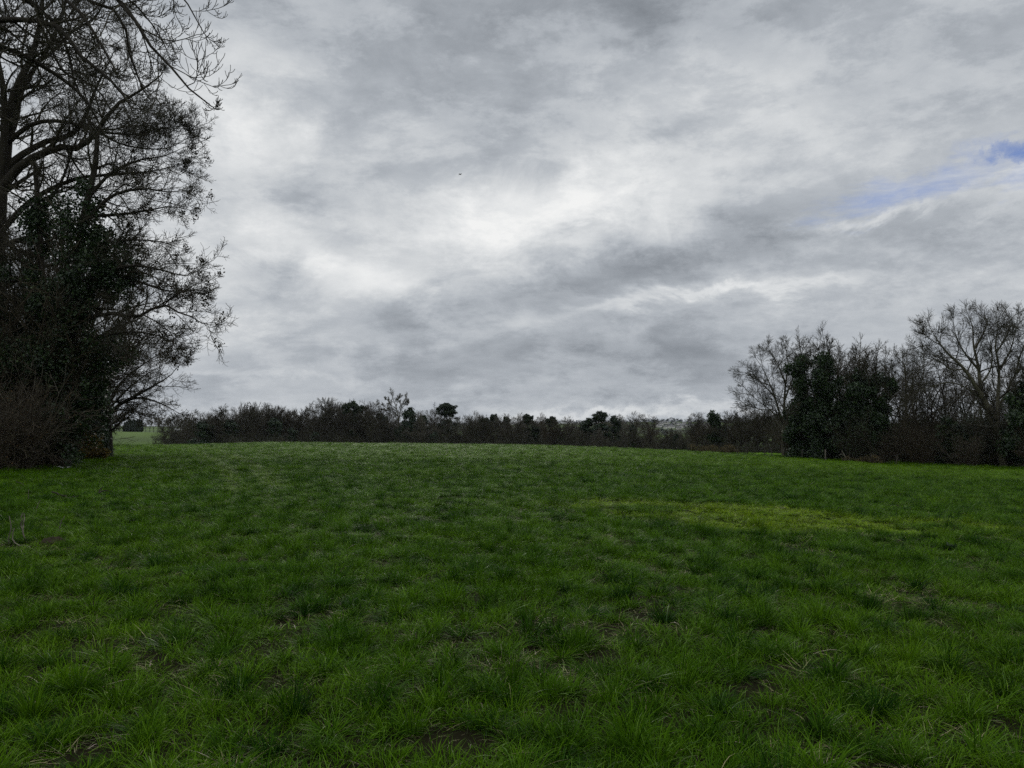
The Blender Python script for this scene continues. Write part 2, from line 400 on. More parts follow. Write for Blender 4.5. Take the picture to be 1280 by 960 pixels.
def build_grass():
    rng = np.random.default_rng(7)
    src = bpy.data.collections.new('grass_tufts')
    def tuft(specs):
        mb = MB()
        for sp, mi in specs: mb.add(*blades(rng, **sp), mi)
        o = bpy.data.objects.new('grass_tuft', mb.mesh('grass_tuft', [M['grass'], M['straw']])); src.objects.link(o)
    for i in range(5):    # 0-4 ordinary sward
        tuft([(dict(k=44, rad=.085, lmin=.07, lmax=.17, lean=(.05, .5), curl=(.2, 1.3), w=.0042), 0),
              (dict(k=3, rad=.09, lmin=.06, lmax=.15, lean=(.3, .8), curl=(.4, 1.5), w=.0036), 1)])
    for i in range(4):    # 5-8 tussocks
        tuft([(dict(k=125, rad=.055, lmin=.09, lmax=.25, lean=(.0, .62), curl=(.3, 1.3), w=.0050, nseg=6, out=2.5), 0),
              (dict(k=14, rad=.10, lmin=.08, lmax=.24, lean=(.6, .8), curl=(.7, 1.3), w=.0040, nseg=6, out=2), 1)])
    for i in range(3):    # 9-11 flattened old grass
        tuft([(dict(k=20, rad=.10, lmin=.10, lmax=.22, lean=(.8, .6), curl=(.3, 1.0), w=.0042), 0),
              (dict(k=20, rad=.10, lmin=.08, lmax=.22, lean=(.9, .6), curl=(.2, .8), w=.0038), 1)])
    for i in range(2):    # 12-13 short mossy turf
        tuft([(dict(k=130, rad=.11, lmin=.03, lmax=.08, lean=(.4, .9), curl=(.2, 1.3), w=.0055), 0)])
    # points: even in the near field, thinning (and the tufts widening) with distance
    def polar(n, r0, r1, p, a=44):
        u = rng.random(n); q = 2 - p
        r = (r0 ** q + u * (r1 ** q - r0 ** q)) ** (1 / q)
        az = np.radians(rng.uniform(-a, a, n)); return r * np.sin(az), r * np.cos(az), r
    DN = 105.0; ang = math.radians(88); r0 = 9.0
    n1 = int(DN * ang * .5 * (r0 ** 2 - 2.2 ** 2)); x1, y1, d1 = polar(n1, 2.2, r0, 0)
    n2 = int(1.5 * DN * ang * r0 ** 1.6 * (140 ** .4 - r0 ** .4) / .4); x2, y2, d2 = polar(n2, r0, 140, 1.6)
    n3 = int(14 * 2.2 ** .2 * ang * (48 ** 1.8 - 2.2 ** 1.8) / 1.8); x3, y3, d3 = polar(n3, 2.2, 48, .2)
    x = np.r_[x1, x2, x3]; y = np.r_[y1, y2, y3]; d = np.r_[d1, d2, d3]; hum = np.r_[np.zeros(n1 + n2, bool), np.ones(n3, bool)]
    az = np.degrees(np.arctan2(x, y)); re = np.interp(az, _AZ, RE)
    keep = d < re + 6
    x, y, d, hum = x[keep], y[keep], d[keep], hum[keep]; N = len(x)
    lush = fbm(x / .42, y / .42, 31, 3) * .75 + fbm(x / 1.6, y / 1.6, 32, 2) * .25; big = fbm(x / 4.5, y / 4.5, 33, 3); bare = fbm(x / .55 + 9, y / .55, 41, 3)
    # the yellower mossy patch
    def patch(cx, cy, sx, sy, rot=0):
        c, s = math.cos(rot), math.sin(rot); X = x - cx; Y = y - cy
        e = np.sqrt(((X * c + Y * s) / sx) ** 2 + ((-X * s + Y * c) / sy) ** 2) + (fbm(x / 1.6, y / 1.6, 51, 4) - .5) * 1.9
        return sstep((1.15 - e) / .75)
    moss = np.maximum(patch(5.7, 16.6, 3.6, 2.9, .06), patch(3.2, 18.8, 1.3, 1.3) * .9)
    moss = np.maximum(moss, patch(8.4, 16.4, 1.5, 1.3) * .8)
    idx = rng.integers(0, 5, N)
    tus = (lush > .57) & (rng.random(N) < .30) & (d > 30) | hum; idx = np.where(tus, rng.integers(5, 9, N), idx)
    old = ((bare > .62) | (lush < .34) | (rng.random(N) < .05)) & ~tus & (rng.random(N) < .75 * np.clip(1.25 - d / 28, .12, 1)); idx = np.where(old, rng.integers(9, 12, N), idx)
    mo = (rng.random(N) < moss * .8) & ~(hum & (rng.random(N) < .5)); idx = np.where(mo, rng.integers(12, 14, N), idx)
    thin = (bare > .72) & (rng.random(N) < .80) & ~mo & (d < 30)
    thin |= (d < 20) & (rng.random(N) < np.where(lush < .45, .6, .24)) & ~hum & ~mo & ~old; thin |= hum & (bare > .74); thin |= hum & (moss > .45) & (rng.random(N) < .8)
    w = np.where(hum, 1, np.maximum(d / r0, 1.0) ** .62)
    hz = rng.uniform(.75, 1.2, N) * (.72 + .75 * np.clip((lush - .3) / .4, 0, 1)) * np.maximum(d / 30, 1) ** .12
    hz = np.where(hum, np.where(rng.random(N) < .14, rng.uniform(1.2, 1.65, N), rng.uniform(.45, 1.1, N)) * (.8 + .5 * np.clip((lush - .35) * 2.5, 0, 1)) * np.maximum(d / 22, 1) ** .2, hz * np.where(d < 24, .85, 1))
    wx = rng.uniform(.85, 1.2, N) * w * np.where(tus, .9, 1); wx = np.where(hum, rng.uniform(.8, 1.3, N) * np.maximum(d / 14, 1) ** .5, wx)
    # wheel tracks running away down the field, flattened
    def track(pts, half):
        p = np.array([gpt(px, R)[:2] for px, R in pts]); yy = p[:, 1]; xx = np.interp(y, yy, p[:, 0]); return np.exp(-((x - xx) / half) ** 2) * (y > yy[0]) * (y < yy[-1])
    tr = np.maximum(track([(300, 22), (285, 38), (262, 60), (232, 124)], .32), track([(345, 24), (322, 40), (290, 62), (250, 126)], .32))
    hz = hz * (1 - .5 * tr)
    tint = np.clip(moss * .9 * rng.uniform(.4, 1.1, N) + .25 * np.clip((big - .45) * 3, 0, 1) * rng.random(N) + .34 * tr + .14 * np.clip((d - 18) / 45, 0, 1), 0, 1)  # last term paints the brightness of lit far blade tips into the tint
    tone = np.clip((lush - .45) * 2.2, 0, 1) * rng.uniform(.2, 1, N) * (1 - moss) * .8; tone = np.where(hum, rng.random(N) ** .8, tone) * (1 - .8 * moss)
    def margin(n, fx):
        q = rng.random(n); X, Y = fx(q); return X, Y
    def foot_right(q):
        a = np.radians(16 + 21 * q); r = np.interp(np.degrees(a), _AZ, RE) + rng.normal(1.5, 1.6, len(q)); return r * np.sin(a), r * np.cos(a)
    def foot_hedge(q):
        p0 = at(-20, 570, 31.5)[:2]; p1 = at(136, 570, 50.5)[:2]; P = p0 + (p1 - p0) * q[:, None] + rng.normal(0, .45, (len(q), 2)) + [.9, -.5]; return P[:, 0], P[:, 1]
    def foot_far(q):
        a = np.radians(-26 + 42 * q); r = np.interp(np.degrees(a), _AZ, RE) + rng.normal(0, 3, len(q)); return r * np.sin(a), r * np.cos(a)
    for n_, f_, lo, hi, wd in ((1300, foot_right, .9, 2.6, 3.2), (700, foot_hedge, .8, 2.2, 2.0), (1200, foot_far, .6, 1.5, 3.0)):
        X, Y = f_(rng.random(n_)); clump = fbm(X / 2.5, Y / 2.5, 61, 2)
        g = clump > .42; X, Y, clump = X[g], Y[g], clump[g]; m_ = len(X)
        x = np.r_[x, X]; y = np.r_[y, Y]; d = np.r_[d, np.hypot(X, Y)]
        idx = np.r_[idx, np.where(rng.random(m_) < .55, rng.integers(9, 12, m_), rng.integers(5, 9, m_))]
        hz = np.r_[hz, rng.uniform(lo, hi, m_) * (.5 + clump)]; wx = np.r_[wx, wd * rng.uniform(.7, 1.3, m_)]
        tint = np.r_[tint, rng.random(m_) * .3]; tone = np.r_[tone, rng.random(m_) * .6]; thin = np.r_[thin, np.zeros(m_, bool)]
    N = len(x); z = height(x, y)
    k = ~thin
    arr = lambda a: a[k]
    me = bpy.data.meshes.new('grass'); n = int(k.sum()); me.vertices.add(n)
    me.vertices.foreach_set('co', np.stack([x, y, z], 1)[k].astype(np.float32).ravel())
    def attr(nm, ty, key, v):
        a = me.attributes.new(nm, ty, 'POINT'); a.data.foreach_set(key, np.ascontiguousarray(v).ravel())
    attr('idx', 'INT', 'value', idx[k].astype(np.int32))
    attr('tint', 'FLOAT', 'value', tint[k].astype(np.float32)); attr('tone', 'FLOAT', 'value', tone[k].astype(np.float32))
    rot = np.stack([rng.normal(0, .10, N), rng.normal(0, .10, N), rng.random(N) * 6.28], 1)
    attr('rot', 'FLOAT_VECTOR', 'vector', rot[k].astype(np.float32))
    attr('scl', 'FLOAT_VECTOR', 'vector', np.stack([wx, wx, hz], 1)[k].astype(np.float32))
    o = bpy.data.objects.new('grass', me); COL.objects.link(o)
    ng = bpy.data.node_groups.new('grass_scatter', 'GeometryNodeTree')
    ng.interface.new_socket('Geometry', in_out='INPUT', socket_type='NodeSocketGeometry')
    ng.interface.new_socket('Geometry', in_out='OUTPUT', socket_type='NodeSocketGeometry')
    gi = ng.nodes.new('NodeGroupInput'); go = ng.nodes.new('NodeGroupOutput')
    ci = ng.nodes.new('GeometryNodeCollectionInfo'); ci.inputs[0].default_value = src; ci.inputs[1].default_value = True; ci.inputs[2].default_value = True
    ip = ng.nodes.new('GeometryNodeInstanceOnPoints'); ip.inputs['Pick Instance'].default_value = True
    def na(nm, ty):
        q = ng.nodes.new('GeometryNodeInputNamedAttribute'); q.data_type = ty; q.inputs[0].default_value = nm; return q.outputs[0]
    er = ng.nodes.new('FunctionNodeEulerToRotation')
    ng.links.new(gi.outputs[0], ip.inputs['Points']); ng.links.new(ci.outputs[0], ip.inputs['Instance'])
    ng.links.new(na('idx', 'INT'), ip.inputs['Instance Index']); ng.links.new(na('rot', 'FLOAT_VECTOR'), er.inputs[0]); ng.links.new(er.outputs[0], ip.inputs['Rotation'])
    ng.links.new(na('scl', 'FLOAT_VECTOR'), ip.inputs['Scale']); ng.links.new(ip.outputs[0], go.inputs[0])
    md = o.modifiers.new('scatter', 'NODES'); md.node_group = ng
    tag(o, 'rough green pasture grass covering the field', 'grass', kind='stuff')
    print('grass points', n)
build_grass()

# ------------------------------------------------------------------ trees
def make_tree(name, label, cat, base, limbs, levels, seed, trunk_mat='bark', twig_mat='twig', nl=10, group=None, limb_sides=7,
              ivy=None, leaves=None, keys=None, ivy_mat='ivy', wob=.0):
    """limbs: [(world points, r0, r1)]; the limbs make the trunk mesh, every further level the crown mesh"""
    rng = np.random.default_rng(seed); base = np.asarray(base, float)
    P = np.stack([resample(np.asarray(p, float) - base, nl) for p, _, _ in limbs])
    if wob: P[:, 1:] += np.cumsum(rng.normal(0, wob, P[:, 1:].shape), 1)
    t = np.linspace(0, 1, nl)
    R = np.stack([r0 + (r1 - r0) * t for _, r0, r1 in limbs])
    root = empty(name, base, label, cat, group)
    tb = MB(); tb.add(*tubes(P, R, limb_sides))
    cr = MB(); ends = []; Pc, Rc = P, R
    lv_out = branch_levels(rng, P, R, levels)
    for i, (lv, p, r) in enumerate(lv_out):
        (tb if lv.get('trunk') else cr).add(*tubes(p, r, lv.get('sides', 3)))
    tips = lv_out[-1][1][:, -1]
    tb.build('trunk', M[trunk_mat], root)
    cr.build('crown', M[twig_mat], root)
    if ivy:
        c, rad, n, size = ivy
        mb = MB(); mb.add(*leaf_quads(rng, lobe_points(rng, np.asarray(c) - base, rad, n), size)); mb.build('ivy', M[ivy_mat], root)
    if leaves:
        frac, per, size, mat = leaves
        sel = tips[rng.random(len(tips)) < frac]; C = np.repeat(sel, per, 0) + rng.normal(0, size * .9, (len(sel) * per, 3))
        mb = MB(); mb.add(*leaf_quads(rng, C, size)); mb.build('leaves', M[mat], root)
    if keys:
        frac, test, size = keys
        sel = tips[(rng.random(len(tips)) < frac) & test(tips + base)]
        C = np.repeat(sel, 26, 0) + rng.normal(0, size, (len(sel) * 26, 3)) * np.array([.55, .55, .8]) - np.array([0, 0, size * .8])
        mb = MB(); mb.add(*leaf_quads(rng, C, size * .62, up=.6)); mb.build('seed_keys', M['key'], root)
    return root

def px_limb(pts, Y, y0=0, y1=0, r0=.1, r1=.03):
    n = len(pts)
    return ([at(px, py, Y + y0 + (y1 - y0) * i / max(n - 1, 1)) for i, (px, py) in enumerate(pts)], r0, r1)

# --- nearest ash: trunk out of the frame, boughs hanging in over the top corner
def near_ash():
    Y = 14.0
    b = np.array([-13.2, 14.5, float(height(-13.2, 14.5))])
    top = at(-330, -80, 14.3)
    L = [([b - [0, 0, .3], b + [.1, 0, 3], b + [.3, 0, 6.5], b + [.8, 0, 10.5], b + [1.2, .2, 15]], .34, .10)]
    f = lambda pts, y0, y1, r0, r1: px_limb(pts, Y, y0, y1, r0, r1)
    L += [f([(-185, 60), (-80, 25), (0, 25), (37, 25), (65, 30), (85, 47), (105, 75), (130, 92), (155, 120)], .3, -.4, .085, .022),
          f([(-195, 90), (-90, 45), (0, 59), (25, 67), (57, 85), (87, 105), (107, 125), (122, 150)], .3, .8, .095, .022),
          f([(-180, -40), (-60, -70), (40, -40), (82, 0), (100, 15), (122, 48), (140, 80)], .2, -.6, .08, .018),
          f([(-170, -80), (-20, -110), (70, -45), (110, 0), (135, 7), (155, 27), (160, 60), (172, 95)], .2, .6, .085, .018),
          f([(-170, -100), (0, -150), (100, -60), (147, 0), (165, 20), (190, 60), (212, 82), (232, 105), (246, 124), (262, 131)], .2, -.8, .085, .012),
          f([(-165, -140), (40, -190), (150, -90), (205, -30), (232, 0), (236, 12), (246, 26), (252, 36)], .2, .3, .07, .010),
          f([(-165, -150), (60, -200), (170, -110), (220, -45), (240, -22)], .2, -.5, .07, .012),
          f([(-190, 150), (-100, 120), (-30, 130), (10, 150)], .2, .5, .07, .02),
          f([(-180, 0), (-60, -20), (20, -5), (60, 20), (84, 60), (95, 110), (120, 140)], .4, 1.6, .07, .015),
          f([(-180, -20), (-20, -50), (90, -40), (150, -10), (186, 25), (205, 55)], .4, 1.4, .06, .012)]
    lv = [dict(k=13, lead=.4, f0=.25, f1=.97, ang=.75, sd=.2, ratio=.26, end=.12, rr=.5, n=6, wob=.16, trop=(-.10, .34), taper=.45, rmin=.006, sides=5, lmax=1.5),
          dict(k=7, f0=.2, f1=1.0, ang=.72, sd=.2, ratio=.6, end=.35, rr=.62, n=6, wob=.13, trop=(-.05, .42), taper=.6, rmin=.0055, sides=4, lmax=.65),
          dict(k=4, f0=.25, f1=1.0, ang=.7, sd=.2, ratio=.5, end=.3, rr=.75, n=5, wob=.10, trop=(.1, .5), taper=.8, rmin=.005, sides=4, lmax=.3, lmin=.09)]
    return make_tree('ash_tree', 'nearest bare ash, long boughs hanging in at the top corner with tips curling upward', 'tree', b, L, lv, 3, nl=16)
near_ash()

# --- tall bare tree behind it, forking low with wide limbs
def tall_hedge_tree():
    Y = 37.5
    b = np.array([*at(6, 560, Y)[:2], 0.0]); b[2] = float(height(b[0], b[1]))
    f = lambda pts, y0, y1, r0, r1: px_limb(pts, Y, y0, y1, r0, r1)
    L = [([b - [0, 0, .3], at(2, 450, Y), at(-4, 330, Y), at(0, 240, Y)], .46, .34),
         f([(0, 250), (6, 215), (10, 175), (12, 140), (22, 105), (37, 78), (50, 30), (55, -30)], 0, .5, .26, .08),
         f([(0, 240), (4, 190), (6, 150), (4, 110), (-5, 60), (-8, 0)], 0, -1.5, .22, .07),
         f([(-2, 240), (30, 204), (75, 184), (100, 185), (120, 165), (147, 130), (175, 114), (200, 95)], 0, -1.5, .24, .03),
         f([(2, 215), (25, 195), (60, 176), (87, 170), (107, 145), (120, 110), (140, 70)], 0, 1.5, .19, .03),
         f([(8, 180), (40, 155), (80, 152), (130, 165), (170, 168), (200, 160), (222, 158)], 0, -1, .13, .015),
         f([(10, 175), (20, 150), (28, 110), (60, 60), (80, 10), (90, -40)], 0, 1.5, .15, .05),
         f([(0, 290), (40, 250), (90, 225), (140, 218), (185, 215), (222, 207)], 0, .8, .16, .015),
         f([(-2, 300), (-40, 240), (-70, 180), (-90, 120)], 0, .5, .18, .05),
         f([(37, 78), (60, 70), (90, 40), (120, 20), (140, -20)], .5, -1, .10, .02),
         f([(12, 140), (-20, 100), (-30, 50), (-35, 0)], .2, .8, .12, .03),
         f([(110, 150), (140, 175), (175, 185), (210, 185), (232, 174)], 0, -.8, .07, .012),
         f([(50, 30), (80, 90), (120, 110), (150, 150), (190, 150)], 1, 2, .08, .012)]
    lv = [dict(k=13, lead=.5, f0=.2, ang=.8, ratio=.42, end=.24, rr=.48, n=6, wob=.17, trop=(-.03, .16), rmin=.012, sides=5, lmax=2.6),
          dict(k=8, f0=.15, ang=.8, ratio=.55, end=.35, rr=.55, n=5, wob=.17, trop=(-.05, .24), rmin=.009, sides=4, lmax=1.2),
          dict(k=6, f0=.15, ang=.8, ratio=.55, end=.35, rr=.6, n=4, wob=.16, trop=(-.05, .3), rmin=.0075, sides=3, lmax=.6, lmin=.2),
          dict(k=3, f0=.2, ang=.75, ratio=.6, end=.5, rr=.7, n=4, wob=.14, trop=(0, .3), rmin=.007, sides=3, lmax=.35, lmin=.15)]
    return make_tree('ash_tree', 'tall bare tree in the hedge with thick crossing limbs above the ivy clad one', 'tree', b, L, lv, 11, nl=14, limb_sides=9)
tall_hedge_tree()

# --- ivy clad ash with keys hanging on its outer twigs
def ivy_ash():
    Y = 36.0
    b = np.array([*at(78, 570, Y)[:2], 0.0]); b[2] = float(height(b[0], b[1]))
    f = lambda pts, y0, y1, r0, r1: px_limb(pts, Y, y0, y1, r0, r1)
    L = [([b - [0, 0, .3], at(80, 480, Y), at(86, 400, Y), at(98, 320, Y), at(108, 255, Y), at(118, 215, Y), at(122, 170, Y)], .42, .10),
         ([at(80, 490, Y), at(62, 420, Y + .4), at(52, 340, Y + .6), at(48, 262, Y + .6), at(44, 215, Y + .6)], .28, .10),
         f([(90, 390), (120, 350), (160, 332), (200, 337), (232, 345), (246, 334)], 0, -1.5, .13, .012),
         f([(88, 410), (130, 392), (170, 396), (187, 387), (212, 382), (225, 392), (246, 398), (258, 409), (266, 403)], 0, -1.2, .12, .010),
         f([(100, 350), (150, 345), (190, 358), (222, 365), (248, 354)], 0, .8, .11, .010),
         f([(104, 280), (140, 245), (180, 236), (210, 240), (238, 237)], 0, -.8, .11, .010),
         f([(106, 270), (150, 268), (190, 262), (212, 258), (234, 262)], 0, 1.2, .10, .010),
         f([(94, 340), (130, 306), (165, 300), (200, 302), (225, 310)], 0, .6, .10, .010),
         f([(108, 250), (140, 215), (175, 200), (205, 195), (230, 184)], 0, .6, .10, .010),
         f([(82, 430), (125, 420), (165, 415), (200, 420), (222, 432)], 0, -1.4, .09, .010),
         f([(176, 392), (200, 405), (216, 420), (222, 438), (228, 444)], -.6, -.9, .035, .009),
         f([(190, 388), (215, 372), (238, 363), (256, 370)], -.7, .2, .035, .009),
         f([(60, 420), (20, 380), (-20, 350), (-50, 330)], .4, -1, .14, .03),
         f([(52, 350), (15, 310), (-15, 270), (-40, 240)], .6, 0, .12, .03),
         f([(48, 270), (75, 230), (90, 190), (100, 160)], .6, 1.5, .10, .02)]
    lv = [dict(k=15, lead=.35, f0=.15, ang=.8, ratio=.36, end=.2, rr=.5, n=6, wob=.17, trop=(-.06, .10), rmin=.011, sides=4, lmax=2.0),
          dict(k=8, f0=.15, ang=.8, ratio=.55, end=.35, rr=.6, n=5, wob=.17, trop=(-.06, .2), rmin=.009, sides=3, lmax=1.0, lmin=.3),
          dict(k=6, f0=.15, ang=.8, ratio=.55, end=.4, rr=.65, n=4, wob=.16, trop=(-.05, .25), rmin=.0075, sides=3, lmax=.55, lmin=.2)]
    rg = np.random.default_rng(5)
    c = []; r = []
    def lobes(pts, n, y, spread, rad):
        pp = resample([at(px, py, Y + y) for px, py in pts], 40)
        for i in rg.integers(0, 40, n):
            c.append(pp[i] + rg.normal(0, spread, 3)); q = rad * rg.uniform(.6, 1.25); r.append([q, q, q * 1.2])
    lobes([(80, 560), (84, 470), (90, 390), (100, 310), (108, 256)], 60, 0, .42, .55)
    lobes([(58, 470), (54, 380), (48, 300), (46, 258)], 50, .6, .34, .5)
    lobes([(75, 540), (70, 480), (80, 420), (75, 380)], 70, 0, .8, .62)
    lobes([(110, 300), (130, 310), (150, 330), (120, 360), (100, 370)], 60, 0, .5, .42)
    lobes([(120, 250), (140, 300), (150, 345), (140, 390)], 16, .5, .55, .32)
    lobes([(10, 330), (20, 400), (10, 460), (0, 520)], 60, 1.5, .7, .5)
    lobes([(20, 520), (25, 460), (40, 420)], 50, .3, .7, .6)
    lobes([(100, 530), (110, 480), (115, 440), (130, 420)], 50, .6, .6, .55)
    return make_tree('ash_tree', 'ivy smothered tree in the near hedge with dark seed clusters on its outer twigs', 'tree', b, L, lv, 21, nl=12,
                     ivy=(np.array(c), np.array(r), 70000, .13), keys=(.010, lambda p: (p[:, 0] / p[:, 1] > -.52), .165))
ivy_ash()

# --- lower spreading tree at the end of the hedge
def low_oak():
    Y = 52.0
    b = np.array([*at(137, 565, Y)[:2], 0.0]); b[2] = float(height(b[0], b[1]))
    f = lambda pts, y0, y1, r0, r1: px_limb(pts, Y, y0, y1, r0, r1)
    L = [([b - [0, 0, .3], at(135, 530, Y), at(134, 500, Y), at(138, 465, Y), at(146, 440, Y)], .30, .10),
         f([(135, 522), (146, 508), (160, 500), (187, 485), (212, 470), (222, 458)], 0, -.8, .16, .012),
         f([(160, 500), (175, 497), (195, 502), (212, 510), (226, 518)], -.3, -.6, .09, .010),
         f([(135, 505), (150, 480), (170, 462), (190, 448), (204, 440)], 0, 1.2, .13, .012),
         f([(137, 480), (150, 455), (168, 435), (180, 422)], 0, .6, .11, .012),
         f([(134, 500), (115, 470), (100, 445), (95, 425)], 0, .6, .12, .012),
         f([(134, 505), (118, 490), (100, 480), (80, 470)], 0, -1, .12, .012),
         f([(140, 455), (150, 430), (155, 410), (158, 395)], 0, -.5, .10, .015),
         f([(135, 512), (158, 488), (180, 470), (205, 455)], 0, 2.2, .10, .012),
         f([(135, 520), (150, 512), (166, 514), (180, 520)], 0, .8, .07, .010)]
    lv = [dict(k=11, f0=.2, ang=.85, ratio=.42, end=.25, rr=.5, n=5, wob=.2, trop=(0, .05), rmin=.013, sides=4, lmax=2.2),
          dict(k=8, f0=.15, ang=.85, ratio=.55, end=.35, rr=.55, n=4, wob=.2, trop=(0, .08), rmin=.010, sides=3, lmax=1.0),
          dict(k=7, f0=.15, ang=.85, ratio=.55, end=.4, rr=.6, n=4, wob=.2, trop=(0, .08), rmin=.008, sides=3, lmax=.5, lmin=.2)]
    return make_tree('oak_tree', 'lower spreading tree ending the near hedge, brown withered leaves, one limb reaching over the field', 'tree', b, L, lv, 31, nl=10,
                     trunk_mat='bark', leaves=(.14, 2, .07, 'dead_leaf'))
low_oak()

# ------------------------------------------------------------------ generic makers (at the origin, copied into place)
def generic_bare(name, H, seed, spread=.5, clear=.25, dens=1.0, rmin=.02, trunk_mat='bark', twig_mat='twig', fine=3, lean=0, label='', cat='tree', nlimb=9, loc=(0, 0, 0), group=None, ivy=0, up=.05, dome=False):
    rng = np.random.default_rng(seed)
    n = 9; th_ = .56 if dome else .93
    tr = resample([(0, 0, -.3), (lean * .2, rng.normal(0, .1), H * .3 * th_), (lean * .6 + rng.normal(0, .2), rng.normal(0, .2), H * .64 * th_), (lean, rng.normal(0, .3), H * th_)], n)
    t = np.linspace(0, 1, n)
    R = (H * .022) * (1 - (.6 if dome else .85) * t)
    P = tr[None]; Rr = R[None]
    if dome: lv1 = dict(k=nlimb, lead=H * .36, f0=clear + .1, f1=1, ang=.72, sd=.22, ratio=spread * .9, end=spread * 1.35, rr=.55, n=8, wob=.11, trop=(.03, up), taper=.25, rmin=rmin * 1.4, sides=5)
    else: lv1 = dict(k=nlimb, lead=H * .1, f0=clear, f1=1, ang=.82, sd=.2, ratio=spread * 1.2, end=.42, rr=.62, n=7, wob=.13, trop=(0, up), taper=.25, rmin=rmin * 1.5, sides=5)
    lvs = [lv1, dict(k=int(8 * dens), lead=H * .09, f0=.25, ang=.66, ratio=.48, end=.30, rr=.55, n=6, wob=.13, trop=(0, up * .6), rmin=rmin * 1.2, sides=4, lmax=H * .2),
           dict(k=int(7 * dens), lead=H * .05, f0=.2, ang=.62, ratio=.52, end=.38, rr=.6, n=4, wob=.12, trop=(0, up * .6), rmin=rmin, sides=3, lmax=H * .1)]
    for q in range(fine - 3): lvs.append(dict(k=2, f0=.25, ang=.55, ratio=.55, end=.45, rr=.65, n=3, wob=.12, trop=(0, up * .6), rmin=rmin * .8, sides=3, lmin=.3, lmax=H * .06))
    root = empty(name, loc, label, cat, group)
    tb = MB(); tb.add(*tubes(P, Rr, 7)); cr = MB()
    o = branch_levels(rng, P, Rr, lvs)
    tb.add(*tubes(o[0][1], o[0][2], 5))
    for lv, p, r in o[1:]: cr.add(*tubes(p, r, lv['sides']))
    tb.build('trunk', M[trunk_mat], root); cr.build('crown', M[twig_mat], root)
    if ivy:
        c = []; rad = []
        for i in range(26):
            f = rng.uniform(.0, ivy); p = tr[0] + (tr[-1] - tr[0]) * f; c.append(p + rng.normal(0, H * .035, 3)); q = H * .05 * rng.uniform(.6, 1.3); rad.append([q, q, q * 1.5])
        for b in o[0][1][:int(nlimb * .6)]:
            for j in (1, 2, 3): c.append(b[j]); q = H * .04 * rng.uniform(.5, 1.2); rad.append([q, q, q])
        mb = MB(); mb.add(*leaf_quads(rng, lobe_points(rng, c, rad, 5000), H * .022)); mb.build('ivy', M['ivy'], root)
    return root

def generic_pine(name, H, seed, crown_w=.42, label='', loc=(0, 0, 0), group=None, bare=.55, size=.30, flat=1.0):
    rng = np.random.default_rng(seed)
    n = 9; tr = resample([(0, 0, -.3), (.15, .1, H * .4), (rng.normal(0, .3), .1, H * .7), (rng.normal(0, .3), 0, H * .93)], n)
    t = np.linspace(0, 1, n); P = tr[None]; R = (H * .02 * (1 - .8 * t))[None]
    S, D, L, r0 = spawn(rng, P, R, 12, bare, .92, 1.1, .2, crown_w * .9, crown_w * .3, .5)
    Pb, Rb = grow(rng, S, D, L, r0, 6, .16, (.0, .05), .3, .03)
    root = empty(name, loc, label, 'tree', group)
    tb = MB(); tb.add(*tubes(P, R, 7)); tb.add(*tubes(Pb, Rb, 4)); tb.build('trunk', M['bark'], root)
    c = []; rad = []
    W = crown_w * H * .5; top = tr[-1] - np.array([0, 0, H * .12])
    for i in range(60):     # an uneven head of small needle pads with sky between them
        d = unit(rng.normal(0, 1, 3) * [1, 1, .8] + [0, 0, .25]); q = H * .030 * rng.uniform(.6, 1.5); k = rng.uniform(.45, 1.08)
        c.append(top + d * np.array([W, W, H * .11]) * min(k, 1)); rad.append([q * 1.5, q * 1.5, q * .9])
    for i in range(16):
        q = H * .032 * rng.uniform(.6, 1.3); f_ = rng.uniform(.35, .8); a_ = rng.random() * 6.28; k = W * rng.uniform(.2, .9)
        c.append(np.array([math.cos(a_) * k, math.sin(a_) * k, H * f_])); rad.append([q * 1.6, q * 1.6, q * .9])
    for b in Pb:
        if rng.random() < .5: q = H * .035 * rng.uniform(.7, 1.3); c.append(b[4] + rng.normal(0, H * .01, 3)); rad.append([q * 1.5, q * 1.5, q * .8])
    mb = MB(); mb.add(*leaf_quads(rng, lobe_points(rng, c, rad, 5200), size)); mb.build('crown', M['pine'], root)
    return root

def generic_evergreen(name, H, W, seed, label='', loc=(0, 0, 0), group=None, conical=.5, n=9000, size=.34, mat='holly', nl=60, cat='tree'):
    rng = np.random.default_rng(seed)
    tr = resample([(0, 0, -.3), (.1, 0, H * .4), (0, .1, H * .9)], 7)
    root = empty(name, loc, label, cat, group)
    P = tr[None]; R = (H * .02 * (1 - .85 * np.linspace(0, 1, 7)))[None]
    S, D, L, r0 = spawn(rng, P, R, 16, .1, 1, 1.0, .2, .3, .12, .5); Pb, Rb = grow(rng, S, D, L, r0, 5, .1, (0, .1), .3, .02)
    tb = MB(); tb.add(*tubes(P, R, 7)); tb.add(*tubes(Pb, Rb, 4)); tb.build('trunk', M['bark'], root)
    c = []; rad = []
    for i in range(nl):
        f = rng.random() ** .9; a = rng.random() * 6.28
        prof = W * .5 * ((1 - f) ** conical) * (1 if f > .12 else .75)
        rr = prof * rng.uniform(.35, .95); c.append([rr * math.cos(a), rr * math.sin(a), H * (.05 + .88 * f)])
        q = (W * .17 + .02 * H) * rng.uniform(.55, 1.2) * (1 - .35 * f); rad.append([q, q, q * .85])
    mb = MB(); mb.add(*leaf_quads(rng, lobe_points(rng, c, rad, n), size)); mb.build('crown', M[mat], root)
    return root

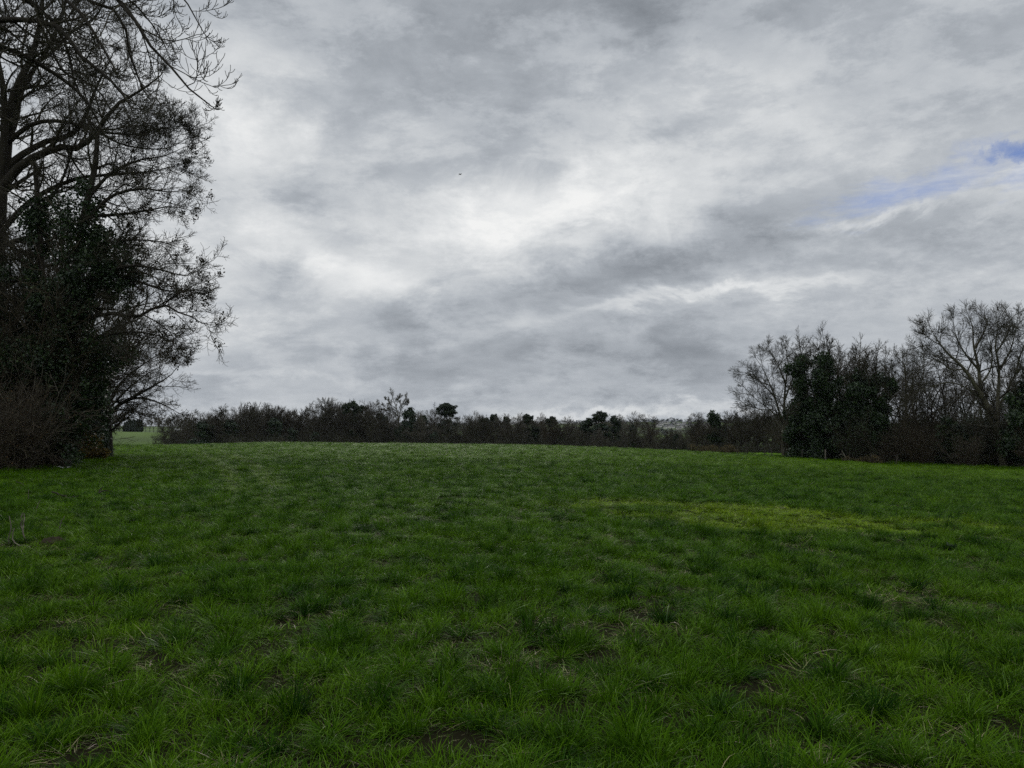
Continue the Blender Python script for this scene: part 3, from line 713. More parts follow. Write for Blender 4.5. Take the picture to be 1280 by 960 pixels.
def generic_larch(name, H, seed, label, loc):
    rng = np.random.default_rng(seed)
    tr = resample([(0, 0, -.3), (.1, .05, H * .5), (0, 0, H)], 10)
    P = tr[None]; R = (H * .014 * (1 - .9 * np.linspace(0, 1, 10)))[None]
    root = empty(name, loc, label, 'tree')
    S, D, L, r0 = spawn(rng, P, R, 44, .25, .98, 1.35, .12, .17, .03, .45); Pb, Rb = grow(rng, S, D, L, r0, 5, .08, (-.05, .12), .4, .035)
    S, D, L, r0 = spawn(rng, Pb, Rb, 6, .2, 1, .9, .2, .4, .25, .6); Pt, Rt = grow(rng, S, D, L, r0, 4, .12, (-.1, 0), .5, .028)
    tb = MB(); tb.add(*tubes(P, R, 6)); tb.build('trunk', M['bark'], root)
    cr = MB(); cr.add(*tubes(Pb, Rb, 3)); cr.add(*tubes(Pt, Rt, 3)); cr.build('crown', M['twig'], root)
    return root

def generic_shrub(name, H, W, seed, label='', cat='shrub', group=None, mat='twig_red', stems=26, rmin=.012, leaf=None, loc=(0, 0, 0), kk=(7, 6), arch=.0):
    rng = np.random.default_rng(seed)
    a = rng.random(stems) * 6.28; r = W * .22 * np.sqrt(rng.random(stems))
    S = np.stack([r * np.cos(a), r * np.sin(a), np.full(stems, -.15)], 1)
    D = np.stack([np.cos(a) * W * .32 * rng.uniform(.1, 1.2, stems), np.sin(a) * W * .32 * rng.uniform(.1, 1.2, stems), np.full(stems, H * .8)], 1)
    L = H * rng.uniform(.6, 1.15, stems)
    P, R = grow(rng, S, D, L, np.full(stems, rmin * 2.6), 7, .13, (.0, -arch), .35, rmin)
    root = empty(name, loc, label, cat, group)
    st = MB(); st.add(*tubes(P, R, 4)); tw = MB()
    o = branch_levels(rng, P, R, [dict(k=kk[0], f0=.12, ang=.75, ratio=.4, end=.28, rr=.6, n=4, wob=.18, trop=(0, .1 - arch), rmin=rmin * .8, sides=3),
                                  dict(k=kk[1], f0=.15, ang=.8, ratio=.5, end=.4, rr=.7, n=3, wob=.18, trop=(0, .1), rmin=rmin * .65, sides=3, lmin=.15)])
    for lv, p, r_ in o: tw.add(*tubes(p, r_, 3))
    st.build('stems', M[mat], root); tw.build('twigs', M[mat], root)
    if leaf:
        mt, frac, size, per = leaf
        tips = np.concatenate([p[:, -1] for _, p, _ in o]); tips = tips[rng.random(len(tips)) < frac]
        C = np.repeat(tips, per, 0) + rng.normal(0, size, (len(tips) * per, 3))
        mb = MB(); mb.add(*leaf_quads(rng, C, size)); mb.build('leaves', M[mt], root)
    return root

def tall(root):
    return .955 * max(c[2] for ch in root.children for c in ch.bound_box)

# ------------------------------------------------------------------ hedge foot below the near trees
def hedge():
    G = 'shrubs along the near hedge'
    def spot(px, Y):
        p = at(px, 570, Y); return np.array([p[0], p[1], float(height(p[0], p[1])) - .05])
    # bramble and scrub thickets, from near to far
    a = generic_shrub('bramble_thicket', 3.2, 3.6, 101, 'brown leafless bramble thicket nearest the camera at the hedge foot', 'bramble', G, 'bramble', 70, .010, ('dead_leaf', .10, .06, 2), spot(10, 33.5), (8, 7), .10)
    copy_tree(a, spot(40, 36), 2.1, (.9, .9, .95), 'second brown bramble thicket, beside the pale dead stems and the dark holly bush', G)
    copy_tree(a, spot(-30, 33), 4.2, (1.1, 1, 1.15), 'bramble thicket cut off by the picture edge, beneath the tall bare tree', G)
    h = generic_evergreen('holly_bush', 3.2, 4.0, 103, 'low dark green bush in front of the ivy clad trunk, above the white litter', spot(66, 41), G, .35, 15000, .11, 'holly', 60, 'bush'); h.scale = (.62, .62, .85)
    copy_tree(h, spot(95, 49), 1.7, (1.0, 1.0, 1.5), 'taller dark evergreen bush filling the hedge behind the gorse', G)
    copy_tree(h, spot(50, 47), 3.0, (1.1, 1.1, 2.2), 'tall dark evergreen bush behind the bramble thickets', G)
    copy_tree(h, spot(115, 55), 4.4, (.6, .6, 1.9), 'dark evergreen bush at the end of the hedge behind the spreading tree', G)
    copy_tree(h, spot(15, 45), 5.4, (1.2, 1.1, 2.3), 'dark evergreen bush behind the nearest bramble thicket', G)
    copy_tree(h, spot(121, 50.5), .8, (.45, .45, .9), 'small black green bush at the very end of the hedge foot', G)
    g = generic_evergreen('gorse_bush', 2.2, 2.1, 105, 'yellowish gorse bush glowing dull amber near the end of the hedge', spot(110, 45.5), G, .4, 8000, .09, 'gorse', 40, 'bush')
    copy_tree(g, spot(119, 48.5), 2.6, (.75, .75, .8), 'smaller rusty gorse bush next to the hedge end', G)
    s = generic_shrub('hawthorn_shrub', 6.0, 4.5, 107, 'tall grey twiggy hawthorn standing in the hedge above the bramble', 'shrub', G, 'twig_red', 34, .014, None, spot(22, 36), (8, 8))
    copy_tree(s, spot(88, 52), 1.0, (1, 1, 1.05), 'twiggy hawthorn in the hedge between the ivy clad tree and the spreading tree', G)
    copy_tree(s, spot(60, 50), 2.0, (1.1, 1.1, 1.25), 'twiggy hawthorn in the hedge behind the ivy clad trunk', G)
    copy_tree(s, spot(-12, 36), 3.0, (1.2, 1.2, 1.4), 'twiggy hawthorn behind the tall bare trunk at the picture edge', G)
    t = generic_bare('hedge_tree', 15, 111, .7, .12, 1.4, .012, 'bark', 'twig', 4, .5, 'bare tree behind the ivy smothered one, its twigs filling the gaps in the near hedge', 'tree', 13, spot(62, 47), None, 0, .06, True)
    copy_tree(t, spot(118, 56), 2.2, (.85, .85, .85), 'bare tree behind the lower spreading tree of the near hedge')
    copy_tree(t, spot(85, 50), 5.1, (1.05, 1.05, 1.15), 'bare tree deep in the near hedge, close behind the ivy smothered trunk')
    copy_tree(t, spot(12, 50), 4.0, (1.1, 1.1, 1.1), 'bare tree behind the tall one with thick crossing limbs')
    d = generic_shrub('dead_sapling', 4.2, 1.2, 109, 'thin pale dead sapling rising out of the bramble thicket', 'sapling', None, 'twig_grey', 5, .014, None, spot(36, 34.0), (5, 3))
hedge()

# ------------------------------------------------------------------ wood on the far side of the field (to the right)
def right_wood():
    rng = np.random.default_rng(77)
    G = 'trees of the wood beside the fence'
    def spot(px, R):
        p = gpt(px, R); p[2] -= .05; return p
    # the tallest tree, limbs taken one by one
    Y = 78.0
    b = gpt(1253, 92); Y = b[1]
    f = lambda pts, y0, y1, r0, r1: px_limb(pts, Y, y0, y1, r0, r1)
    L = [([b - [0, 0, .3], at(1250, 555, Y), at(1246, 536, Y), at(1238, 515, Y), at(1229, 499, Y)], .42, .30),
         f([(1230, 500), (1221, 485), (1205, 461), (1184, 441), (1171, 424), (1164, 412)], 0, -1, .24, .03),
         f([(1228, 496), (1225, 478), (1223, 459), (1217, 432), (1216, 412), (1213, 400)], 0, .6, .22, .03),
         f([(1248, 545), (1247, 506), (1249, 464), (1244, 432), (1248, 412), (1246, 398)], 0, 1.4, .25, .03),
         f([(1247, 510), (1258, 492), (1270, 467), (1280, 459), (1292, 450), (1300, 440)], .6, -.6, .16, .03),
         f([(1226, 497), (1213, 488), (1200, 481), (1184, 478), (1168, 482), (1150, 488)], 0, .5, .10, .02),
         f([(1205, 461), (1190, 462), (1172, 450), (1160, 448), (1150, 440)], -.4, -1.5, .09, .02),
         f([(1223, 462), (1205, 440), (1195, 420), (1192, 404)], .4, -1, .13, .02),
         f([(1218, 436), (1230, 415), (1234, 402), (1230, 394)], .5, 1.8, .12, .02),
         f([(1248, 465), (1262, 440), (1268, 420), (1272, 404)], 1, -.6, .13, .02),
         f([(1246, 440), (1258, 420), (1262, 406), (1260, 396)], 1.2, 2.4, .10, .02),
         f([(1226, 480), (1238, 462), (1240, 440), (1236, 418)], .2, -1.4, .10, .02),
         f([(1184, 441), (1176, 432), (1160, 422), (1152, 412)], -.6, .6, .07, .02),
         f([(1270, 467), (1275, 445), (1285, 420), (1290, 400)], -.2, .6, .10, .02)]
    lv = [dict(k=8, lead=1.3, f0=.22, f1=.92, ang=.74, sd=.2, ratio=.46, end=.32, rr=.5, n=7, wob=.11, trop=(.0, .07), rmin=.024, sides=4, lmax=3.0),
          dict(k=6, lead=.8, f0=.25, f1=.95, ang=.72, ratio=.5, end=.42, rr=.6, n=5, wob=.11, trop=(.0, .06), rmin=.015, sides=3, lmax=1.5),
          dict(k=5, f0=.2, ang=.66, ratio=.55, end=.5, rr=.65, n=4, wob=.10, trop=(.0, .06), rmin=.011, sides=3, lmax=.9, lmin=.45),
          dict(k=2, f0=.25, ang=.6, ratio=.6, end=.6, rr=.7, n=3, wob=.08, trop=(.0, .06), rmin=.009, sides=3, lmax=.55, lmin=.3)]
    make_tree('ash_tree', 'tallest bare tree of the fenced wood, leaning trunk and wide fan of limbs', 'tree', b, L, [dict(q, k=q['k'] - 1 if i_ == 3 else q['k']) for i_, q in enumerate(lv[:3])] + [dict(lv[3], k=1)], 41, nl=12, trunk_mat='bark_pale', twig_mat='twig')
    # the tree at the near end of the wood
    b = gpt(978, 100); Y = b[1]
    L = [([b - [0, 0, .3], at(979, 545, Y), at(980, 524, Y), at(981, 489, Y), at(985, 458, Y), at(983, 440, Y)], .26, .04),
         f([(979, 527), (974, 515), (968, 495), (957, 468), (948, 452)], 0, -1, .16, .02),
         f([(981, 500), (990, 475), (1000, 455), (1003, 444)], 0, .6, .12, .02),
         f([(978, 530), (962, 512), (946, 500), (934, 488)], 0, 1, .10, .02),
         f([(976, 520), (966, 512), (950, 512), (932, 505)], 0, -1, .08, .02),
         f([(982, 480), (972, 455), (966, 444), (962, 438)], 0, 1, .11, .02),
         f([(968, 495), (955, 482), (943, 470), (932, 466)], -.5, .8, .08, .02),
         f([(981, 490), (996, 480), (1008, 462), (1016, 446)], 0, -1, .09, .02),
         f([(978, 540), (962, 530), (945, 530), (932, 534)], 0, .8, .06, .02)]
    make_tree('ash_tree', 'slender bare tree with a rounded crown at the fenced wood end beside the ivy column', 'tree', b, L, lv, 43, nl=10, trunk_mat='bark_pale', twig_mat='twig')
    # ivy clad trees
    def ivy_tree(px, R, lobes, label, seed, n, bare_top=None):
        b = gpt(px, R); Y = b[1]; rg = np.random.default_rng(seed)
        c = []; rad = []
        for (x0, y0, x1, y1, wpx, cnt) in lobes:
            for i in range(int(cnt * .8)):
                f_ = rg.random(); x = x0 + (x1 - x0) * f_ + rg.normal(0, wpx * .38); y = y0 + (y1 - y0) * f_ + rg.normal(0, 3)
                c.append(at(x, y, Y + rg.normal(0, .9))); q = rg.uniform(.25, .95) * (wpx / 16.0) ** .5; rad.append([q, q, q * 1.15])
        top = min(l[3] for l in lobes); tx = [l[2] for l in lobes if l[3] == top][0]
        L = [([b - [0, 0, .3], at(px, 540, Y), at((px + tx) / 2, 510, Y), at(tx, top + 8, Y), at(tx + 1, top - 12, Y)], .35, .05)]
        for (x0, y0, x1, y1, wpx, cnt) in lobes: L.append(px_limb([(px, min(y0, 540)), ((x0 + x1) / 2, (y0 + y1) / 2), (x1, y1), (x1 + rg.normal(0, 5), y1 - 14)], Y, 0, rg.normal(0, .6), .16, .02))
        lv2 = [dict(k=5, f0=.5, ang=.75, ratio=.32, end=.24, rr=.5, n=5, wob=.15, trop=(.02, .2), rmin=.02, sides=4, lmax=2.2),
               dict(k=5, f0=.15, ang=.66, ratio=.52, end=.36, rr=.6, n=4, wob=.12, trop=(.02, .1), rmin=.015, sides=3, lmax=1.3),
               dict(k=7, f0=.15, ang=.62, ratio=.6, end=.45, rr=.65, n=4, wob=.11, trop=(.03, .1), rmin=.0115, sides=3, lmax=.85, lmin=.4)]
        return make_tree('ivy_clad_tree', label, 'tree', b, L, lv2, seed, nl=9, ivy=(np.array(c), np.array(rad), n, .24))
    ivy_tree(1003, 96, [(1002, 566, 1003, 500, 20, 34), (1001, 505, 1000, 452, 15, 26), (990, 555, 984, 515, 12, 12), (1012, 560, 1014, 512, 14, 16)],
             'dark ivy column next to the slender bare tree at the end of the wood', 51, 15000)
    ivy_tree(1035, 95, [(1034, 568, 1032, 500, 26, 50), (1030, 505, 1029, 446, 17, 34), (1048, 560, 1050, 470, 18, 34), (1018, 560, 1020, 480, 14, 24), (1036, 470, 1036, 446, 9, 8)],
             'broadest ivy clad tree of the wood, its two dark green shoulders reaching highest', 53, 24000)
    ivy_tree(1078, 94, [(1078, 570, 1076, 510, 18, 26), (1076, 512, 1074, 462, 13, 24), (1070, 530, 1068, 490, 10, 10)],
             'narrow ivy clad tree standing third from the end of the wood', 55, 12000)
    ivy_tree(1098, 93, [(1097, 570, 1096, 510, 20, 30), (1096, 515, 1094, 470, 13, 22), (1104, 500, 1116, 476, 9, 12), (1090, 500, 1086, 474, 8, 8)],
             'ivy clad tree with a ragged dark top and one green arm near the pale trunk', 57, 13000)
    ivy_tree(1276, 90, [(1276, 575, 1276, 520, 24, 30), (1270, 525, 1264, 490, 12, 14), (1284, 530, 1288, 476, 16, 22)],
             'ivy clad tree at the picture edge behind the tallest bare tree', 59, 12000)
    # bare trees behind and between
    protos = [generic_bare('bare_tree', 13.5, 201, .66, .25, 1.05, .014, 'bark_pale', 'twig', 4, .4, 'pale bare trunk rising straight beside the ragged ivy clad tree', 'tree', 11, spot(1128, 95), None, 0, .07, True),
              generic_bare('bare_tree', 12.5, 203, .62, .2, 1.05, .014, 'bark', 'twig_red', 4, -.4, 'russet twigged bare tree behind the ragged ivy clad tree', 'tree', 11, spot(1092, 108), None, 0, .07, True),
              generic_bare('bare_tree', 11.5, 205, .7, .15, 1.05, .014, 'bark', 'twig', 4, .5, 'brown twiggy bare tree under the lowest limb of the tallest tree', 'tree', 10, spot(1160, 97), None, 0, .07, True)]
    for o_, top in zip(protos, (434, 437, 448)):
        p = np.array(o_.location); px_ = 640 + F_PX * p[0] / p[1]; s = (at(px_, top, p[1])[2] - p[2]) / tall(o_); o_.scale = (s, s, s)
    for px, R, pi, top, lab in [(1062, 112, 0, 437, 'bare tree whose twigs show between the broadest and the narrow ivy clad trees'),
                              (1040, 116, 1, 431, 'bare tree crown showing over the shoulders of the broadest ivy clad tree'),
                              (1010, 112, 2, 428, 'bare tree behind the ivy column at the end of the wood'),
                              (1112, 115, 2, 436, 'bare tree with upright twigs behind the pale straight trunk'),
                              (1142, 104, 0, 438, 'bare tree close behind the pale straight trunk, leaning to the tallest tree'),
                              (1178, 108, 1, 452, 'bare tree in the gap under the low limb of the tallest tree'),
                              (1200, 114, 2, 450, 'bare tree seen through the fork of the tallest tree'),
                              (1222, 118, 0, 458, 'bare tree behind the leaning trunk of the tallest tree'),
                              (1262, 112, 1, 452, 'bare tree between the tallest tree and the ivy clad tree at the edge'),
                              (1290, 105, 2, 440, 'bare tree cut off by the picture edge behind the ivy clad tree')]:
        p = spot(px, R); s = (at(px, top, p[1])[2] - p[2]) / tall(protos[pi]); copy_tree(protos[pi], p, rng.random() * 6.28, (s, s, s), lab, None)
    for i, px in enumerate(np.linspace(985, 1300, 12)):
        copy_tree(protos[i % 3], spot(px + rng.normal(0, 5), rng.uniform(122, 150)), rng.random() * 6.28, (.7, .7, rng.uniform(.40, .52)), 'small bare tree deep in the wood by the fence, mostly hidden by nearer ones', 'bare trees deep in the wood')
    # scrub at the foot
    Gs = 'bare scrub along the edge of the wood'
    Lb = 'bare twiggy scrub bush at the foot of the wood beside the fence'
    p1 = generic_shrub('scrub_bush', 4.0, 4.2, 301, Lb, 'shrub', Gs, 'twig_red', 34, .012, ('dead_leaf', .05, .07, 1), spot(1150, 91), (8, 7))
    p2 = generic_shrub('scrub_bush', 3.4, 3.6, 303, Lb, 'shrub', Gs, 'bramble', 34, .012, ('ivy', .12, .10, 2), spot(1110, 91.5), (8, 7))
    p3 = generic_shrub('scrub_bush', 4.6, 3.6, 305, Lb, 'shrub', Gs, 'twig', 30, .013, ('ivy', .5, .11, 3), spot(1072, 92), (8, 7))
    pr = [p1, p2, p3]
    for i, px in enumerate(np.linspace(988, 1300, 46)):
        ed = float(np.interp(math.degrees(math.atan((px - 640) / F_PX)), _AZ, RE))
        copy_tree(pr[i % 3], spot(px + rng.normal(0, 3), ed + rng.uniform(3, 22)), rng.random() * 6.28, (1, 1, rng.uniform(.7, 1.25)), Lb, Gs)
    e = generic_evergreen('holly_bush', 5.2, 4.0, 311, 'dark evergreen bush below the low limb of the tallest tree', spot(1185, 93), None, .4, 8000, .2, 'ivy', 50, 'bush')
    for px, R, s, lab in [(1020, 96, (1.2, 1.2, .8), 'dark evergreen bush at the foot of the broadest ivy clad tree'), (1128, 98, (.8, .8, .85), 'dark evergreen bush round the foot of the pale straight trunk'),
                          (1086, 97, (.8, .8, .8), 'dark evergreen bush between the two narrower ivy clad trees'), (1240, 99, (1.1, 1.1, .75), 'dark evergreen bush behind the foot of the tallest tree'),
                          (1205, 98, (.8, .8, .7), 'small dark evergreen bush short of the leaning trunk'), (1275, 93, (1.1, 1.1, 1), 'dark evergreen bush at the picture edge beneath the ivy')]:
        copy_tree(e, spot(px, R), rng.random() * 6, s, lab, None)
right_wood()

# ------------------------------------------------------------------ tree line beyond the crest of the field
def far_wood():
    rng = np.random.default_rng(99)
    def place(px, top, R):
        """ground point and the height a tree needs for its top to reach photo row `top`"""
        p = gpt(px, R); zt = at(px, top, p[1])[2]; p[2] -= .1
        return p, zt - p[2]
    G = 'bare trees of the far tree line'; LG = 'ordinary bare brown tree within the far tree line across the field'
    H0 = 12.0
    spec = [(401, .72, .22, 1.25, 12, .05, 'bark', 'twig', 0), (402, .62, .16, 1.25, 13, .07, 'bark', 'twig_red', 0), (403, .85, .25, 1.25, 12, .04, 'bark', 'twig', 0),
            (404, .60, .10, 1.25, 14, .08, 'bark', 'twig', 0), (405, .70, .20, 1.3, 12, .06, 'bark_pale', 'twig_grey', 0), (406, .68, .16, 1.25, 12, .05, 'bark', 'twig', .75)]
    base = [generic_bare('bare_tree', H0, sd, sp, cl, dn, .022, bm, tm, 4, .3, LG, 'tree', nl, (0, 0, 0), G, iv, up, True) for sd, sp, cl, dn, nl, up, bm, tm, iv in spec]
    used = [False] * len(base)
    def put(i, px, top, R, wide=1.0, label=LG, group=G, rz=None):
        p, h = place(px, top - (4.5 if group is None else 2), R); s = h / tall(base[i])
        rz = rng.random() * 6.28 if rz is None else rz
        o = base[i]
        if not used[i]:
            used[i] = True; o.location = [float(q) for q in p]; o.rotation_euler = (0, 0, rz); o.scale = (s * wide, s * wide, s); o['label'] = label
            if group: o['group'] = group
            elif 'group' in o: del o['group']
            return o
        c = copy_tree(o, p, rz, (s * wide, s * wide, s), label, group)
        if not group and 'group' in c: del c['group']
        return c
    # the ones a viewer can single out, from one end of the line to the other
    for i, px, top, R, w, lab in [
        (3, 207, 527, 260, 1.0, 'thin bare tree at the start of the tree line beside the open green slope'),
        (0, 222, 529, 250, 1.0, 'low bare tree in front of the pale roof at the start of the tree line'),
        (1, 238, 533, 235, 1.2, 'low twiggy tree next after the one before the pale roof'),
        (5, 267, 514, 205, 1.25, 'dark round headed tree, ivy on its trunk, first tall one of the tree line'),
        (2, 309, 508, 205, 1.05, 'broad bare tree with a flat top, second tall one of the tree line'),
        (0, 331, 512, 210, .9, 'bare tree touching the flat topped broad one in the tree line'),
        (1, 352, 514, 215, .9, 'bare tree in the long even stretch before the domed group'),
        (3, 374, 513, 210, .9, 'bushy bare tree just before the domed group of the tree line'),
        (2, 408, 503, 205, 1.15, 'large domed bare tree, biggest crown of the early tree line'),
        (0, 427, 504, 212, .95, 'bare tree leaning into the large domed crown of the tree line'),
        (2, 463, 507, 200, .95, 'open crowned bare tree with forking limbs, just after the dark feathery pine'),
        (4, 590, 520, 200, .95, 'reddish domed bare tree standing after the umbrella topped pine'),
        (4, 536, 518, 205, .8, 'pale bare tree beside the thin spire of the tree line'),
        (4, 648, 522, 200, .9, 'pale bare tree between the two small pines with round heads'),
        (4, 674, 522, 198, .7, 'thin pale bare tree showing upright twigs between two round headed pines'),
        (4, 790, 520, 185, .9, 'pale trunked bare tree in front of the far hillside houses'),
        (1, 813, 523, 180, .9, 'bare tree with light trunks below the hillside houses'),
        (2, 872, 521, 170, 1.0, 'dark spreading bare tree with drooping branches before the far hill'),
        (0, 910, 521, 165, .9, 'bare tree next after the leaning ivy clad one'),
        (2, 925, 517, 160, .9, 'bare tree in the last stretch of the tree line before the fenced wood'),
        (3, 947, 512, 160, 1.0, 'tall bare tree behind the slender tree at the end of the fenced wood'),
        (0, 964, 514, 165, 1.0, 'bare tree showing behind the foot of the slender tree of the fenced wood')]:
        put(i, px, top, R, w, lab, None)
    # tall pale V-shaped tree
    p, h = place(492, 496, 198)
    Yv = p[1]; f = lambda pts, y0, y1, r0, r1: px_limb(pts, Yv, y0, y1, r0, r1)
    L = [([p - [0, 0, .3], at(497, 545, Yv), at(498, 522, Yv), at(495, 508, Yv), at(491, 498, Yv)], .32, .05),
         f([(498, 530), (500, 515), (503, 505), (506, 499)], 0, .8, .16, .03), f([(497, 520), (488, 512), (480, 508), (476, 505)], 0, -.8, .13, .03),
         f([(496, 512), (488, 505), (484, 500)], 0, .6, .10, .03), f([(502, 510), (508, 505), (510, 502)], .3, -.3, .09, .03), f([(495, 508), (497, 502), (499, 496)], 0, -.5, .09, .03),
         f([(498, 526), (490, 516), (483, 513)], 0, .9, .09, .03)]
    make_tree('bare_tree', 'tallest bare tree of the far tree line, pale open branches in a wide V', 'tree', p, L,
              [dict(k=7, f0=.3, ang=.7, ratio=.36, end=.24, rr=.5, n=5, trop=(.02, .2), rmin=.04, sides=3, lmax=2.4), dict(k=6, ang=.7, ratio=.5, end=.35, rr=.65, n=4, trop=(.02, .2), rmin=.03, sides=3, lmax=1.3),
               dict(k=5, ang=.7, ratio=.5, end=.4, rr=.7, n=3, rmin=.025, sides=3, lmax=.8, lmin=.4)], 61, nl=8, trunk_mat='bark_pale', twig_mat='twig_grey')
    # pines
    HP = 12.0
    pp = [generic_pine('pine_tree', HP, 501, .40), generic_pine('pine_tree', HP, 503, .34, bare=.6), generic_pine('pine_tree', HP, 505, .46, bare=.45)]
    pu = [0, 0, 0]
    for i, px, top, R, w, lab in [
        (2, 445, 503, 203, .85, 'dark feathery pine between the domed bare trees and the open crowned one'),
        (0, 560, 506, 200, .85, 'umbrella topped pine beside the thin spire, tallest pine of the tree line'),
        (1, 620, 519, 196, .62, 'small round headed pine, first of the pair after the reddish dome'),
        (1, 631, 522, 197, .6, 'lower round headed pine, second of the pair after the reddish dome'),
        (0, 660, 519, 194, .6, 'round headed pine alone between thin pale trees'),
        (0, 688, 522, 192, .65, 'flat headed pine halfway between the lone round one and the biggest pine'),
        (2, 749, 515, 186, .75, 'biggest round crowned pine of the far half, over dark foliage'),
        (1, 603, 523, 198, .8, 'low dark pine after the reddish dome, before the round headed pair')]:
        p, h = place(px, top, R); o = pp[i]; s = h / tall(o)
        if not pu[i]:
            pu[i] = 1; o.location = [float(q) for q in p]; o.scale = (s * w, s * w, s); o['label'] = lab
        else: copy_tree(o, p, rng.random() * 6.28, (s * w, s * w, s), lab)
    # dark evergreens
    HE = 10.0
    ev = generic_evergreen('evergreen_tree', HE, 5.2, 511, 'dark rounded evergreen close beside the tall V shaped bare tree', (0, 0, 0), None, .38, 6500, .36)
    p, h = place(512, 511, 197); ev.location = [float(q) for q in p]; s = h / tall(ev); ev.scale = (s * .75, s * .75, s)
    for px, top, R, w, lab in [
        (528, 521, 199, 1.0, 'low dark evergreen under the thin spire of the tree line'),
        (735, 524, 187, 1.0, 'dark evergreen leaning on the biggest round crowned pine'),
        (752, 531, 184, 1.6, 'broad dark evergreen mass at the foot of the biggest pine'),
        (768, 521, 188, .8, 'dark pointed evergreen next after the biggest pine'),
        (790, 532, 184, .7, 'low dark evergreen before the pale trunked tree of the hillside view'),
        (255, 528, 202, 1.3, 'dark evergreen under the round headed tree of the tree line'),
        (288, 526, 204, 1.2, 'dark evergreen between the first two tall trees of the tree line'),
        (343, 524, 203, 1.0, 'dark evergreen bush below the even stretch of bare trees'),
        (366, 536, 198, 1.0, 'low dark evergreen below the bushy bare tree'),
        (395, 541, 194, 1.0, 'lowest dark evergreen under the large domed crown'),
        (477, 518, 203, .9, 'dark evergreen between the open crowned tree and the tall V shaped tree'),
        (500, 534, 194, .9, 'dark blue green evergreen round the foot of the tall V shaped tree'),
        (543, 541, 191, 1.0, 'low rounded evergreen below the thin spire'),
        (692, 538, 188, .8, 'low dark evergreen under the flat headed pine'),
        (668, 530, 192, .8, 'dark evergreen under the lone round headed pine'),
        (845, 543, 172, .8, 'low dark evergreen below the hillside houses')]:
        p, h = place(px, top, R); s = h / tall(ev); copy_tree(ev, p, rng.random() * 6.28, (s * w, s * w, s), lab)
    # conical spire and leaning ivy tree
    p, h = place(543, 502, 202); generic_larch('larch_tree', h, 521, 'thin spire of a leafless conifer beside the umbrella topped pine', p)
    p = gpt(895, 165); Yv = p[1]; rg = np.random.default_rng(3)
    cl = resample([at(900, 562, Yv), at(899, 545, Yv), at(896, 532, Yv), at(889, 521, Yv)], 30)
    c = [q + rg.normal(0, .35 + .7 * (1 - i / 30), 3) for i, q in enumerate(cl) for _ in range(2)]; rad = [[q, q, q] for q in rg.uniform(.4, .9, 60)]
    make_tree('ivy_clad_tree', 'leaning ivy clad stump of a tree jutting up against the far hillside', 'tree', p, [(cl[::6], .3, .12), px_limb([(899, 540), (907, 530), (912, 524)], Yv, 0, .5, .14, .04), px_limb([(890, 523), (888, 519), (890, 517)], Yv, 0, .2, .12, .05)],
              [dict(k=6, f0=.3, ratio=.3, end=.2, rmin=.03, n=4, lmax=1.6), dict(k=5, ratio=.5, end=.4, rmin=.025, n=3, lmax=.8)], 63, ivy=(np.array(c), np.array(rad), 6000, .36))
    # the ordinary ones that fill the line
    sky = [(200, 534), (225, 530), (245, 526), (262, 517), (285, 520), (305, 511), (340, 514), (380, 513), (410, 507), (440, 511), (468, 512), (482, 519), (520, 520), (545, 517), (575, 521), (600, 523), (650, 524), (700, 525), (740, 524), (775, 526), (800, 533), (830, 538), (858, 537), (885, 531), (915, 522), (945, 517), (985, 514)]
    sx = [a for a, _ in sky]; sy = [b_ for _, b_ in sky]
    n = 135
    for j in range(n):
        px = 214 + (985 - 214) * (j + rng.random()) / n
        Rb = np.interp(px, [200, 300, 640, 880, 980], [240, 205, 190, 165, 150])
        R = Rb + rng.uniform(-6, 40); top = np.interp(px, sx, sy) + rng.choice([rng.uniform(-5, 4), rng.uniform(2, 20)])
        put(int(rng.choice([0, 1, 2, 3, 1, 3, 5, 5, 4, 4, 4])), px, top, R, rng.uniform(.8, 1.3))
    # undergrowth that nobody could count
    mb = MB(); S = []; Hh = []
    for j in range(520):
        px = rng.uniform(198, 985); Rb = np.interp(px, [186, 300, 640, 880, 985], [228, 190, 178, 150, 138])
        R = Rb + rng.uniform(0, 34)
        p = gpt(px, R); hmax = at(px, np.interp(px, [186, 260, 500, 800, 900, 985], [553, 543, 543, 549, 554, 555]) + rng.uniform(-4, 6), p[1])[2] - p[2]
        hmax = max(hmax, 1.2)
        for q in range(5):
            S.append(p + [rng.normal(0, 1.6), rng.normal(0, 1.6), -.1]); Hh.append(hmax * rng.uniform(.55, 1.0))
    S = np.array(S); Hh = np.array(Hh)
    P, R = grow(rng, S, rng.normal(0, .3, S.shape) + [0, 0, 1], Hh, np.full(len(S), .05), 5, .14, (0, 0), .4, .03)
    mb.add(*tubes(P, R, 3))
    for lv, p, r in branch_levels(rng, P, R, [dict(k=6, f0=.1, ang=.7, ratio=.5, end=.35, rr=.6, n=4, trop=(0, .1), rmin=.026), dict(k=4, f0=.15, ang=.8, ratio=.5, end=.4, rr=.7, n=3, rmin=.022)]): mb.add(*tubes(p, r, 3))
    tag(mb.build('undergrowth', M['undergrowth']), 'brown leafless undergrowth massed below the far tree line', 'undergrowth', kind='stuff')
    # russet dead bracken clumps along the crest by the fence
    Gb = 'dead bracken clumps at the far field edge'; Lbk = 'small clump of russet dead bracken at the field edge near the fence posts'
    br = None
